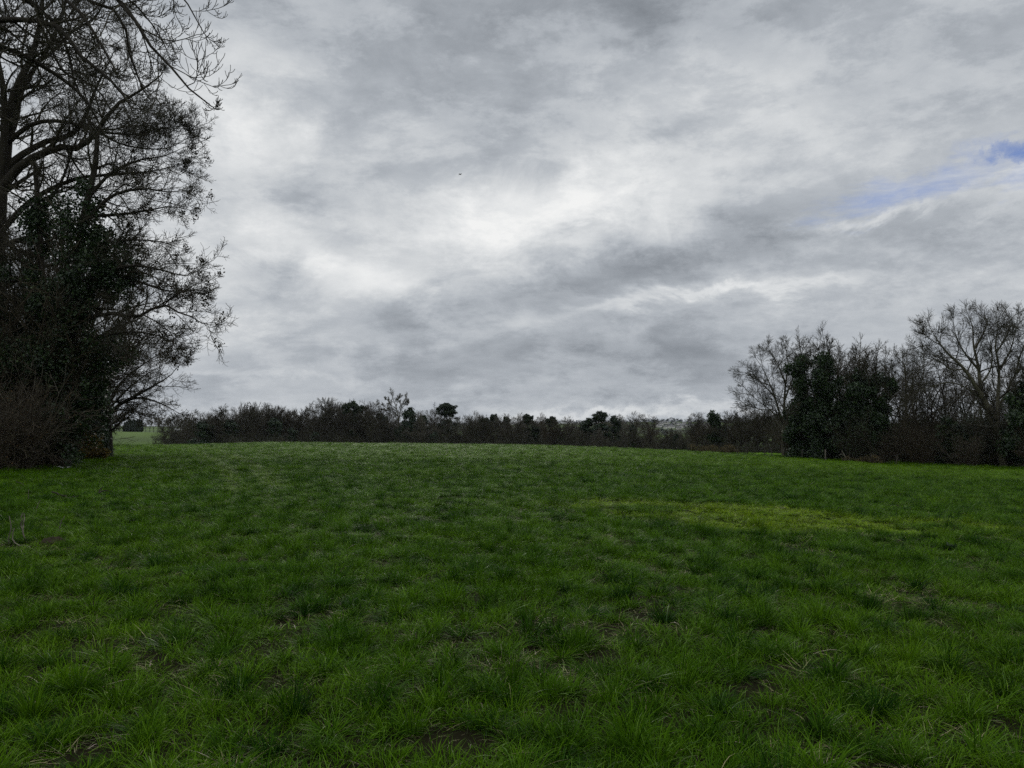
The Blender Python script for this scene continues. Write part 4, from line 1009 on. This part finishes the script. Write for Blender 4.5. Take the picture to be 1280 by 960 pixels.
    for px, R in [(912, 112), (909, 113), (916, 111.5), (893, 116), (887, 118), (880, 119), (866, 121), (902, 114), (1056, 92.5), (1075, 92.5), (1090, 92)]:
        p = gpt(px, R - 3)
        if br is None:
            br = generic_shrub('dead_bracken', 1.1, 1.4, 601, Lbk, 'bracken', Gb, 'bramble', 16, .010, ('bracken', .5, .10, 3), p, (5, 4), .25)
        else: copy_tree(br, p, rng.random() * 6, (rng.uniform(.5, 1),) * 2 + (rng.uniform(.5, 1.0),), Lbk, Gb)
far_wood()

# ------------------------------------------------------------------ far slope, hill and houses
def far_land():
    rng = np.random.default_rng(123)
    # conifer block on the green slope
    HE = 10.0; lab = 'tall dark conifer packed in the square block above the open green slope'; G = 'conifers in the block on the slope'
    first = None
    for i, px in enumerate([156, 159, 162, 165, 167.5, 170, 172.5, 175, 177, 163, 168, 173]):
        p = gpt(px, 500 + (i % 3) * 8 + (14 if i > 8 else 0)); top = at(px, 523.5 + rng.uniform(-.6, 1.6) + (3 if px < 161 else 0), p[1])[2]; h = top - p[2]
        if first is None:
            first = generic_evergreen('conifer_tree', HE, 4.2, 701, lab, p, G, .45, 4500, .6, 'pine', 50)
            first.scale = (h / HE, h / HE, h / HE)
        else: copy_tree(first, p, rng.random() * 6, (h / HE, h / HE, h / HE), lab, G)
    gb = generic_bare('bare_tree', 9, 703, .5, .2, 1, .05, 'bark', 'twig_grey', 3, 0, 'hazy bare hedgerow tree along the far green slope', 'tree', 9, gpt(150, 480), 'hedgerow trees on the green slope')
    for px, R, s in [(144, 470, 1.1), (183, 520, .7), (188, 510, .8), (193, 480, .9), (198, 460, .9), (203, 430, .9), (210, 420, .9), (216, 420, 1), (147, 430, .5), (139, 440, .8), (231, 430, 1), (226, 410, .9), (238, 440, 1)]:
        copy_tree(gb, gpt(px, R), rng.random() * 6, (s, s, s), 'hazy bare hedgerow tree along the far green slope', 'hedgerow trees on the green slope')
    # barn roof glimpsed through the trees
    def house(name, loc, w, d, h, rh, rz, label, cat, group, wall, roof):
        r = empty(name, loc, label, cat, group); r.rotation_euler = (0, 0, rz)
        mb = MB(); x, y = w / 2, d / 2
        V = [(-x, -y, -3), (x, -y, -3), (x, y, -3), (-x, y, -3), (-x, -y, h), (x, -y, h), (x, y, h), (-x, y, h), (-x, 0, h + rh), (x, 0, h + rh)]
        mb.add(V, [(0, 1, 5, 4), (1, 2, 6, 5), (2, 3, 7, 6), (3, 0, 4, 7), (4, 7, 8, 8), (6, 5, 9, 9)]); mb.build('wall', wall, r, False)
        mb = MB(); e = .5; t = .25; yy = y + e; zz = h - e * rh / y
        V = []
        for sgn in (-1, 1): V += [(-x - e, sgn * yy, zz), (x + e, sgn * yy, zz), (x + e, 0, h + rh), (-x - e, 0, h + rh), (-x - e, sgn * yy, zz + t), (x + e, sgn * yy, zz + t), (x + e, 0, h + rh + t), (-x - e, 0, h + rh + t)]
        Q = []
        for o in (0, 8): Q += [(o, o + 1, o + 2, o + 3), (o + 4, o + 5, o + 6, o + 7), (o, o + 1, o + 5, o + 4), (o + 1, o + 2, o + 6, o + 5), (o + 3, o, o + 4, o + 7)]
        mb.add(V, Q); mb.build('roof', roof, r, False)
        return r
    p = gpt(228, 440); p[2] = at(228, 536.5, p[1])[2] - 3.2
    house('farm_shed', p, 6, 6, 2.6, 1.0, .1, 'long pale shed roof glimpsed through the bare trees near the green slope', 'shed', None, M['house_wall'], M['shed_roof'])
    p = gpt(242, 520); p[2] = at(242, 532.5, p[1])[2] - 4
    house('farm_shed', p, 8, 7, 3.4, 1.4, -.2, 'second pale shed glimpsed beyond the first, just before the round headed tree', 'shed', None, M['house_wall'], M['shed_roof'])
    G = 'pale houses on the far hillside'; lab = 'small pale house among others on the hazy far hillside'
    h0 = None
    for j in range(34):
        px = 822 + rng.random() * 66; R = rng.uniform(1150, 1500); p = gpt(px, R)
        rz = rng.uniform(-.5, .5); s = rng.uniform(.45, .8)
        if h0 is None: h0 = house('house', p, 10, 7, 4.5, 2.6, rz, lab, 'house', G, M['house_wall'], M['house_roof'])
        else: copy_tree(h0, p, rz, (s, s, s), lab, G)
    # trees scattered over the hill: too many and too far to count
    mb = MB()
    C = []; Rd = []
    for j in range(1500):
        px = rng.uniform(330, 1500); R = rng.uniform(900, 1950)
        den = fbm(px / 45.0, R / 120.0, 71, 3)
        if den < .5 and R < 1700: continue
        p = gpt(px, R); h = rng.uniform(4, 9)
        for q in range(3): C.append(p + [rng.normal(0, 3), rng.normal(0, 3), h * rng.uniform(.3, .9)]); Rd.append([3.2, 3.2, 2.6])
    pts = lobe_points(rng, C, Rd, 60000); mb.add(*leaf_quads(rng, pts, 1.5))
    tag(mb.build('hillside_woods', M['hill_wood']), 'woods and hedges spread over the hazy far hill', 'woodland', kind='stuff')
far_land()

# ------------------------------------------------------------------ fence
def fence():
    rng = np.random.default_rng(17)
    def run(px_list, label, R_off, pale=(), step=None):
        pts = []
        for px in px_list:
            az = math.degrees(math.atan((px - 640) / F_PX)); pts.append(gpt(px, float(np.interp(az, _AZ, RE)) + R_off(px)))
        root = empty('wire_fence', pts[0], label, 'fence')
        for px, p in zip(px_list, pts):
            big = px in pale
            w = .075 if big else .05; hh = 1.25 if big else rng.uniform(1.0, 1.15); ln = rng.normal(0, .04, 2)
            mb = MB(); q = p - pts[0]
            P = np.array([[q + [0, 0, -.3], q + [ln[0] * .5, ln[1] * .5, hh * .5], q + [ln[0], ln[1], hh - .03], q + [ln[0], ln[1], hh]]]); R = np.array([[w, w, w * .97, w * .55]])
            mb.add(*tubes(P, R, 8)); a = np.arange(8); 
            o = mb.build('post', M['post_pale' if big else 'post'], root)
        for hgt in (.35, .68, .98):
            mb = MB(); Pw = np.array([p - pts[0] + [0, -.07, hgt] for p in pts]); Pw = resample(Pw, len(pts) * 6)[None]
            mb.add(*tubes(Pw, np.full(Pw.shape[:2], .002), 4)); mb.build('wire', M['wire'], root)
    run([921, 933.5, 955, 964, 978, 1001, 1030, 1060, 1087, 1118],
        'post and wire fence along the foot of the wood, one post paler and stouter', lambda px: -1.0 if px > 940 else 1.0, (1030,))
    # leaning stick against the fence
    p = gpt(1057, 89.5); Y = p[1]
    mb = MB(); mb.add(*tubes(resample([p - [0, 0, .1], p + [-.15, .1, .6], p + [-.42, .3, 1.25]], 6)[None], np.linspace(.06, .03, 6)[None], 6))
    mb.add(*tubes(resample([p + [-.2, .12, .7], p + [-.55, .1, .9], p + [-.75, .2, .75]], 5)[None], np.linspace(.04, .015, 5)[None], 5))
    tag(mb.build('broken_branch', M['post_pale']), 'pale broken branch leaning on the wire just past the stout pale post', 'branch')
fence()

# ------------------------------------------------------------------ small things lying in the grass
def at_ground(px, py):
    d = ray(px, py); lo, hi = .5, 140.0
    o = np.array([0, 0, EYE])
    for t in np.arange(.5, 140, .05):
        p = o + d * (t / d[1])
        if p[2] <= float(height(p[0], p[1])): return p
    return o + d * 60

def debris():
    rng = np.random.default_rng(23)
    def stick(name, mat, lines, label, cat):
        """lines: polylines of photo points standing at the distance of the first point's ground"""
        p0 = at_ground(*lines[0][0][0]); Y = p0[1]
        mb = MB()
        for pts, r0, r1, dy in lines:
            pp = np.array([at(px, py, Y + dy * i / max(len(pts) - 1, 1)) for i, (px, py) in enumerate(pts)]); pp = resample(pp, 10); pp[1:-1] += rng.normal(0, r0 * .5, (8, 3))
            mb.add(*tubes((pp - p0)[None], np.linspace(r0, r1, 10)[None], 6))
        o = mb.build(name, M[mat]); o.location = [float(q) for q in p0]; tag(o, label, cat); return o
    stick('withered_weed', 'dead_stem', [([(11, 681), (11.5, 668), (14, 658), (11.5, 645)], .009, .006, .0)], 'thin upright dead stem nearest the picture edge', 'stem')
    stick('withered_weed', 'dead_stem', [([(38, 684), (31, 683), (20, 680), (16, 673), (16, 665), (18, 660)], .010, .007, .1)], 'bent dead stem lying flat then curving upright in the grass', 'stem')
    stick('withered_weed', 'dead_stem', [([(33, 679), (30, 668), (28, 662), (26.5, 656), (29, 641)], .011, .008, .0), ([(28.5, 663), (30, 652), (30.5, 642)], .008, .006, .1)], 'forked dead stem, tallest of the pale stems in the grass', 'stem')
    stick('withered_weed', 'dead_stem', [([(74, 664), (75, 657), (78, 650), (81, 645)], .009, .006, .0)], 'short pale dead stem beside the bare molehill', 'stem')
    stick('withered_weed', 'dead_stem', [([(44, 641), (46, 634), (49, 628), (51, 625)], .009, .005, .0)], 'small dead stem behind the forked one', 'stem')
    stick('withered_weed', 'dead_stem', [([(35, 627), (35.5, 620), (36, 612)], .009, .006, .0)], 'single faint dead stem standing nearer the hedge', 'stem')
    stick('fallen_branch', 'dead_wood', [([(87, 625), (82, 622), (76, 619.5), (65, 615.5)], .035, .018, .3), ([(85, 623), (92, 621), (98, 620.5)], .02, .008, .3)], 'dark fallen branch lying flat in the grass between hedge and pale stems', 'branch')
    stick('fallen_branch', 'dead_wood', [([(122, 620), (124, 614), (128, 609)], .026, .012, .2), ([(123, 617), (130, 614), (140, 615), (148, 615.5)], .022, .01, .4), ([(137, 619), (142, 616)], .018, .01, .2)], 'dark fallen branch with one prong standing up, out beyond the molehill', 'branch')
    stick('fallen_branch', 'dead_wood', [([(54, 610), (46, 609), (30, 609), (18, 610)], .03, .012, .5), ([(34, 609), (28, 605), (20, 602)], .02, .01, .4)], 'dark fallen branch nearest the bramble thickets at the hedge foot', 'branch')
    stick('fallen_branch', 'dead_wood', [([(15, 617), (6, 616), (-4, 613)], .03, .015, .4)], 'short dark fallen branch at the picture edge below the hedge', 'branch')
    stick('fallen_twig', 'dead_stem', [([(950, 793), (961, 789), (973, 784), (984, 780)], .009, .004, .25)], 'long thin dry twig lying alone in the open grass', 'twig')
    stick('fallen_twig', 'dead_stem', [([(953, 797), (960, 794), (967, 793)], .007, .004, .05)], 'shorter dry twig lying just below the long one', 'twig')
    # molehill of bare earth with a sheet of small clods
    def mound(name, p, sx, sy, sz, mat, label, cat, seed, n=14, rough=.25):
        rg = np.random.default_rng(seed); th = np.linspace(0, 2 * PI, 20, endpoint=False); ph = np.linspace(0, PI / 2 * .99, 8)
        V = []
        for f in ph:
            for t in th:
                q = 1 + rg.normal(0, rough * .35); V.append([sx * math.cos(f) * math.cos(t) * q, sy * math.cos(f) * math.sin(t) * q, sz * math.sin(f) * (1 + rg.normal(0, rough * .4)) - .02])
        Q = [(i * 20 + j, i * 20 + (j + 1) % 20, (i + 1) * 20 + (j + 1) % 20, (i + 1) * 20 + j) for i in range(7) for j in range(20)]
        mb = MB(); mb.add(V, Q); o = mb.build(name, M[mat]); o.location = [float(q) for q in p]; return tag(o, label, cat)
    mound('molehill', at_ground(66, 681), .20, .16, .13, 'soil', 'dark bare molehill among the pale dead stems', 'molehill', 1)
    for px, py, lab in [(492, 822, 'pale flat clod at the start of the row of three in the grass'), (514, 828, 'pale flat clod in the middle of the row of three'), (538, 829, 'pale flat clod ending the row of three in the grass'), (797, 803, 'lone pinkish pale clod in the open grass')]:
        p = at_ground(px, py); p = p + [0, 0, .025]
        mound('pale_clod', p, .035, .026, .022, 'stone', lab, 'clod', int(px), rough=.35)
    # litter: a crumpled sheet
    p = at_ground(78, 589); rg = np.random.default_rng(4)
    gx, gy = np.meshgrid(np.linspace(-.26, .26, 9), np.linspace(-.13, .13, 6)); gz = .16 + (fbm(gx * 9, gy * 9 + 4, 91, 3) - .5) * .16 + .10 * (gx < 0) * -gx
    V = np.stack([gx, gy, gz], -1).reshape(-1, 3); V2 = V + [0, 0, .006]
    Q = [(i * 9 + j, i * 9 + j + 1, (i + 1) * 9 + j + 1, (i + 1) * 9 + j) for i in range(5) for j in range(8)]
    mb = MB(); mb.add(V, Q); mb.add(V2, Q); o = mb.build('litter_scrap', M['litter']); o.location = [float(q) for q in p]; tag(o, 'crumpled white scrap of litter at the hedge foot below the dark green bush', 'litter')
    # broad leaved docks standing out dark in the sward
    first = None
    for px, py, lab in [(1190, 690, 'dark leafy dock plant alone in the sward beyond the yellow turf')]:
        p = at_ground(px, py)
        if first is None:
            rg = np.random.default_rng(8); mb = MB()
            for k in range(11):
                a = rg.random() * 6.28; Lh = rg.uniform(.12, .22); n = 6; s = np.linspace(0, 1, n); lean = rg.uniform(.2, .9)
                cx = np.stack([np.cos(a) * Lh * s * lean, np.sin(a) * Lh * s * lean, Lh * s * (1 - .35 * s * lean)], 1); sd = np.array([-math.sin(a), math.cos(a), 0.1]); wv = .038 * np.sin(PI * np.clip(s * .95 + .05, 0, 1)) ** .7
                V = np.stack([cx + sd * wv[:, None] + [0, 0, .01], cx, cx - sd * wv[:, None] + [0, 0, .01]], 1).reshape(-1, 3)
                Q = [(i * 3 + j, i * 3 + j + 1, i * 3 + j + 4, i * 3 + j + 3) for i in range(n - 1) for j in range(2)]; mb.add(V, Q)
            first = mb.build('dock_plant', M['weed']); tag(first, lab, 'weed'); first.location = [float(q) for q in p]; first.scale = (.9, .9, .8)
        else:
            c = first.copy(); COL.objects.link(c); c.location = [float(q) for q in p]; c['label'] = lab; c.scale = (1.8, 1.8, 1.5)
    # a bird far up against the clouds
    p = at(575, 218, 95); root = empty('bird', p, 'tiny dark bird flying alone high against the clouds', 'bird'); root.rotation_euler = (0, .15, .6)
    n = 9; s = np.linspace(-1, 1, n); mb = MB(); mb.add(*tubes(np.stack([s * .2, s * 0, .03 * (1 - s ** 2)], 1)[None], (.055 * np.sqrt(np.clip(1 - s ** 2, .02, 1)))[None], 8)); mb.build('body', M['bird'], root)
    for sg in (-1, 1):
        u = np.linspace(0, 1, 6); ch = .10 * (1 - .75 * u ** 1.3)
        V = np.stack([np.stack([.06 + .05 * u - .12 * u ** 2, sg * (.03 + .38 * u), .04 + .10 * u - .12 * u ** 2], 1) + np.array([1, 0, 0]) * (ch * k)[:, None] + [0, 0, dz] for k, dz in ((.5, 0), (-.5, 0), (-.5, .008), (.5, .008))], 1).reshape(-1, 3)
        Q = [(i * 4 + a, i * 4 + (a + 1) % 4, i * 4 + 4 + (a + 1) % 4, i * 4 + 4 + a) for i in range(5) for a in range(4)]
        mb = MB(); mb.add(V, Q); mb.build('wing', M['bird'], root)
debris()

# ------------------------------------------------------------------ sky
SUN_AZ, SUN_EL = azel(520, 300)
SUN_EL = R_(26)
def build_sky():
    w = bpy.data.worlds.new('World'); SC.world = w; w.use_nodes = True
    nt = w.node_tree; nt.nodes.clear()
    STR = .1
    tc = nd(nt, 'ShaderNodeTexCoord'); sep = nd(nt, 'ShaderNodeSeparateXYZ'); lk(nt, tc.outputs['Generated'], sep.inputs[0])
    def m_(op, a, b=None, c=None, clamp=False):
        n = nt.nodes.new('ShaderNodeMath'); n.operation = op; n.use_clamp = clamp
        for i, v in enumerate((a, b, c)):
            if v is None: continue
            if isinstance(v, (int, float)): n.inputs[i].default_value = v
            else: nt.links.new(v, n.inputs[i])
        return n.outputs[0]
    x, y, z = sep.outputs
    zc = m_('MAXIMUM', z, 0.0)
    den = m_('ADD', zc, .30)
    pl = nd(nt, 'ShaderNodeCombineXYZ'); lk(nt, m_('DIVIDE', x, den), pl.inputs[0]); lk(nt, m_('DIVIDE', y, den), pl.inputs[1])
    ae = nd(nt, 'ShaderNodeCombineXYZ'); lk(nt, m_('ARCTAN2', x, y), ae.inputs[0]); lk(nt, m_('ARCSINE', m_('MINIMUM', z, 1.0)), ae.inputs[1])
    def noise(vec, scale, detail, rough, dist, loc=(0, 0, 0), rot=0, scl=(1, 1, 1)):
        mp = nd(nt, 'ShaderNodeMapping'); mp.inputs['Location'].default_value = loc; mp.inputs['Rotation'].default_value = (0, 0, rot); mp.inputs['Scale'].default_value = scl
        lk(nt, vec, mp.inputs[0])
        n = nd(nt, 'ShaderNodeTexNoise', i_Scale=scale, i_Detail=detail, i_Roughness=rough, i_Distortion=dist); lk(nt, mp.outputs[0], n.inputs['Vector'])
        return n
    nA = noise(pl.outputs[0], 1.7, 10, .58, .25, (3.1, 1.7, 0), R_(-14), (.75, 1.15, 1))       # cloud banks
    nB = noise(pl.outputs[0], 6.0, 9, .64, .2, (8.3, 4.2, 0), R_(-14), (.75, 1.1, 1))        # billows
    nC = noise(ae.outputs[0], 11, 10, .64, .35, (1, 2, 0), R_(-12), (.85, 1.5, 1))               # ragged detail
    # warp the azimuth/elevation used by the large forms so their outlines are ragged
    nW = noise(ae.outputs[0], 7.0, 8, .64, .5, (5, 5, 0), 0, (1, 1.5, 1))
    vs = nd(nt, 'ShaderNodeVectorMath', operation='SUBTRACT'); lk(nt, nW.outputs['Color'], vs.inputs[0]); vs.inputs[1].default_value = (.5, .5, .5)
    vm = nd(nt, 'ShaderNodeVectorMath', operation='MULTIPLY'); lk(nt, vs.outputs[0], vm.inputs[0]); vm.inputs[1].default_value = (.22, .12, 0)
    va = nd(nt, 'ShaderNodeVectorMath', operation='ADD'); lk(nt, ae.outputs[0], va.inputs[0]); lk(nt, vm.outputs[0], va.inputs[1])
    def lobe(cx, cy, sx, sy, rot=0, vec=None):
        a, e = azel(cx, cy)
        mp = nd(nt, 'ShaderNodeMapping', vector_type='TEXTURE'); mp.inputs['Location'].default_value = (a, e, 0); mp.inputs['Rotation'].default_value = (0, 0, R_(rot)); mp.inputs['Scale'].default_value = (sx / F_PX, sy / F_PX, 1)
        lk(nt, vec or va.outputs[0], mp.inputs[0])
        d = nd(nt, 'ShaderNodeVectorMath', operation='DOT_PRODUCT'); lk(nt, mp.outputs[0], d.inputs[0]); lk(nt, mp.outputs[0], d.inputs[1])
        return m_('POWER', .3679, d.outputs['Value'])
    LOBES = [  # bright breaks and dark banks of the overcast: centre, size (photo pixels), amount, tilt
        (520, 290, 430, 160, .10, 8), (700, 262, 190, 40, .21, 8), (610, 292, 70, 32, .10, 25), (415, 322, 80, 20, .13, -18), (480, 362, 110, 22, .13, 0),
        (300, 140, 50, 90, .16, 10), (385, 172, 40, 30, .20, 30), (865, 118, 120, 55, .12, 0), (900, 372, 200, 9, .20, 4), (800, 212, 90, 45, .12, 20),
        (300, 300, 50, 60, .16, 0), (1165, 238, 120, 26, .17, 8), (1100, 275, 60, 7, .2, 4), (330, 470, 90, 7, .12, 0), (790, 518, 190, 7, .20, 0), (1000, 170, 160, 80, .05, 0),
        (250, 420, 80, 50, .08, 0), (440, 420, 110, 18, .06, -5), (560, 432, 60, 10, .07, -10), (150, 200, 140, 120, .12, 0), (660, 320, 60, 25, .06, 0), (1250, 330, 120, 50, .03, 0),
        (345, 235, 95, 42, -.15, -8), (560, 212, 110, 26, -.11, 10), (325, 352, 62, 42, -.20, -30), (620, 50, 330, 85, -.16, 8), (600, 285, 240, 75, .03, 8), (350, 300, 120, 60, .04, 0), (330, 110, 110, 60, .06, 0), (770, 345, 260, 34, -.17, 12),
        (980, 305, 150, 16, -.06, 6), (640, 440, 330, 38, -.10, 2), (855, 155, 60, 14, -.13, 15), (1050, 420, 320, 40, -.07, 3), (420, 260, 70, 18, -.08, -10),
        (800, 488, 500, 20, -.08, 0), (730, 285, 40, 7, -.14, 8), (1100, 60, 260, 90, -.06, 0), (575, 330, 30, 30, -.07, 60), (500, 400, 60, 14, -.08, -20), (250, 60, 150, 70, -.05, 0),
    ]
    acc = None
    for cx, cy, sx, sy, amp, rot in LOBES:
        g = lobe(cx, cy, sx, sy, rot)
        acc = m_('MULTIPLY', g, amp) if acc is None else m_('MULTIPLY_ADD', g, amp, acc)
    nE = noise(ae.outputs[0], 6.5, 12, .68, .15, (4, 9, 0), R_(-9), (.75, 1.7, 1))     # crisp torn edges
    er = nd(nt, 'ShaderNodeMapRange', interpolation_type='SMOOTHSTEP'); er.inputs[1].default_value = .44; er.inputs[2].default_value = .57; lk(nt, nE.outputs[0], er.inputs[0])
    acc = m_('MULTIPLY_ADD', m_('SUBTRACT', er.outputs[0], .5), .095, acc)
    v = m_('ADD', acc, .50)
    v = m_('ADD', v, m_('MULTIPLY', m_('SUBTRACT', nA.outputs[0], .5), .36))
    v = m_('ADD', v, m_('MULTIPLY', m_('SUBTRACT', nB.outputs[0], .5), .22))
    v = m_('ADD', v, m_('MULTIPLY', m_('SUBTRACT', nC.outputs[0], .5), .28))
    v = m_('MINIMUM', m_('MAXIMUM', v, .22), .90)
    zr = nd(nt, 'ShaderNodeMapRange', interpolation_type='SMOOTHSTEP'); zr.inputs[1].default_value = .52; zr.inputs[2].default_value = .98; zr.inputs[3].default_value = 1.0; zr.inputs[4].default_value = 2.5; lk(nt, z, zr.inputs[0])
    vz = m_('MULTIPLY', v, zr.outputs[0])
    rp = nd(nt, 'ShaderNodeValToRGB'); mr = nd(nt, 'ShaderNodeMapRange'); mr.inputs[1].default_value = .2; mr.inputs[2].default_value = .95; lk(nt, v, mr.inputs[0]); lk(nt, mr.outputs[0], rp.inputs[0])
    e = rp.color_ramp.elements
    e[0].position = 0; e[0].color = (.87, .96, 1.08, 1); e[1].position = 1; e[1].color = (1.0, 1.0, .985, 1)
    q = e.new(.35); q.color = (.915, .98, 1.06, 1); q = e.new(.6); q.color = (.96, .995, 1.025, 1)
    cloud = nd(nt, 'ShaderNodeVectorMath', operation='SCALE'); lk(nt, rp.outputs[0], cloud.inputs[0]); lk(nt, m_('MULTIPLY', vz, 1 / STR), cloud.inputs['Scale'])
    sky = nd(nt, 'ShaderNodeTexSky', sky_type='NISHITA', sun_disc=False, sun_elevation=SUN_EL, sun_rotation=SUN_AZ, air_density=1.0, dust_density=.6, ozone_density=1.5)
    hole = m_('MAXIMUM', m_('MULTIPLY', lobe(1290, 192, 75, 12, 6), .85), m_('MULTIPLY', lobe(1165, 232, 210, 34, 8), .62))
    hole = m_('MAXIMUM', hole, m_('MULTIPLY', lobe(1275, 15, 60, 30, 10), .30))
    nH = noise(ae.outputs[0], 17, 9, .68, .3, (2, 7, 0), R_(-10), (.8, 3.6, 1))
    hm = nd(nt, 'ShaderNodeMapRange'); hm.inputs[1].default_value = .52; hm.inputs[2].default_value = .98
    lk(nt, m_('ADD', m_('MULTIPLY', hole, .62), m_('MULTIPLY', nH.outputs[0], .62)), hm.inputs[0])
    hf = m_('MULTIPLY', m_('MULTIPLY', hm.outputs[0], .95), m_('MINIMUM', m_('MULTIPLY', hole, 2.0), 1.0))
    deep = mix_rgb(nt, 1.0, sky.outputs[0], (.30, .44, .80), 'MULTIPLY')
    col = mix_rgb(nt, hf, cloud.outputs[0], deep)
    bg = nd(nt, 'ShaderNodeBackground', i_Strength=STR); lk(nt, col, bg.inputs[0])
    out = nd(nt, 'ShaderNodeOutputWorld'); lk(nt, bg.outputs[0], out.inputs[0])
build_sky()

sun = bpy.data.lights.new('sun', 'SUN'); sun.energy = .5; sun.angle = R_(14); sun.color = (1, .96, .9)
so = bpy.data.objects.new('sun', sun); COL.objects.link(so)
dv = Vector((math.sin(SUN_AZ) * math.cos(SUN_EL), math.cos(SUN_AZ) * math.cos(SUN_EL), math.sin(SUN_EL)))
so.rotation_euler = dv.to_track_quat('Z', 'Y').to_euler(); so.location = (0, 0, 60)

# ------------------------------------------------------------------ haze
def haze():
    m, nt = new_mat('pale_air')
    v = nd(nt, 'ShaderNodeVolumePrincipled'); v.inputs['Color'].default_value = (.86, .92, 1, 1); v.inputs['Density'].default_value = .00005; v.inputs['Anisotropy'].default_value = .2
    out = nd(nt, 'ShaderNodeOutputMaterial'); lk(nt, v.outputs[0], out.inputs['Volume'])
    x = 4400.0; lo, hi = -16.0, 62.0
    V = [(-x, -x, lo), (x, -x, lo), (x, x, lo), (-x, x, lo), (-x, -x, hi), (x, -x, hi), (x, x, hi), (-x, x, hi)]
    mb = MB(); mb.add(V, [(0, 3, 2, 1), (4, 5, 6, 7), (0, 1, 5, 4), (1, 2, 6, 5), (2, 3, 7, 6), (3, 0, 4, 7)])
    o = mb.build('haze', m, None, False); tag(o, kind='stuff')
haze()

# ------------------------------------------------------------------ camera and view
cam = bpy.data.cameras.new('camera'); co = bpy.data.objects.new('camera', cam); COL.objects.link(co)
cam.sensor_width = 36; cam.lens = 36 * F_PX / 1280; cam.clip_end = 9000; cam.clip_start = .05
co.location = (0, 0, EYE); co.rotation_euler = (PI / 2 + PITCH, 0, 0)
SC.camera = co
SC.view_settings.view_transform = 'Standard'; SC.view_settings.look = 'None'; SC.view_settings.exposure = 0; SC.view_settings.gamma = 1
SC.render.resolution_x = 1024; SC.render.resolution_y = 768
SC.cycles.use_denoising = False
SC.cycles.use_adaptive_sampling = False
SC.cycles.max_bounces = 6; SC.cycles.diffuse_bounces = 3; SC.cycles.glossy_bounces = 2; SC.cycles.transmission_bounces = 3; SC.cycles.volume_bounces = 0
print('tris', sum(len(o.data.polygons) for o in SC.objects if o.type == 'MESH'))
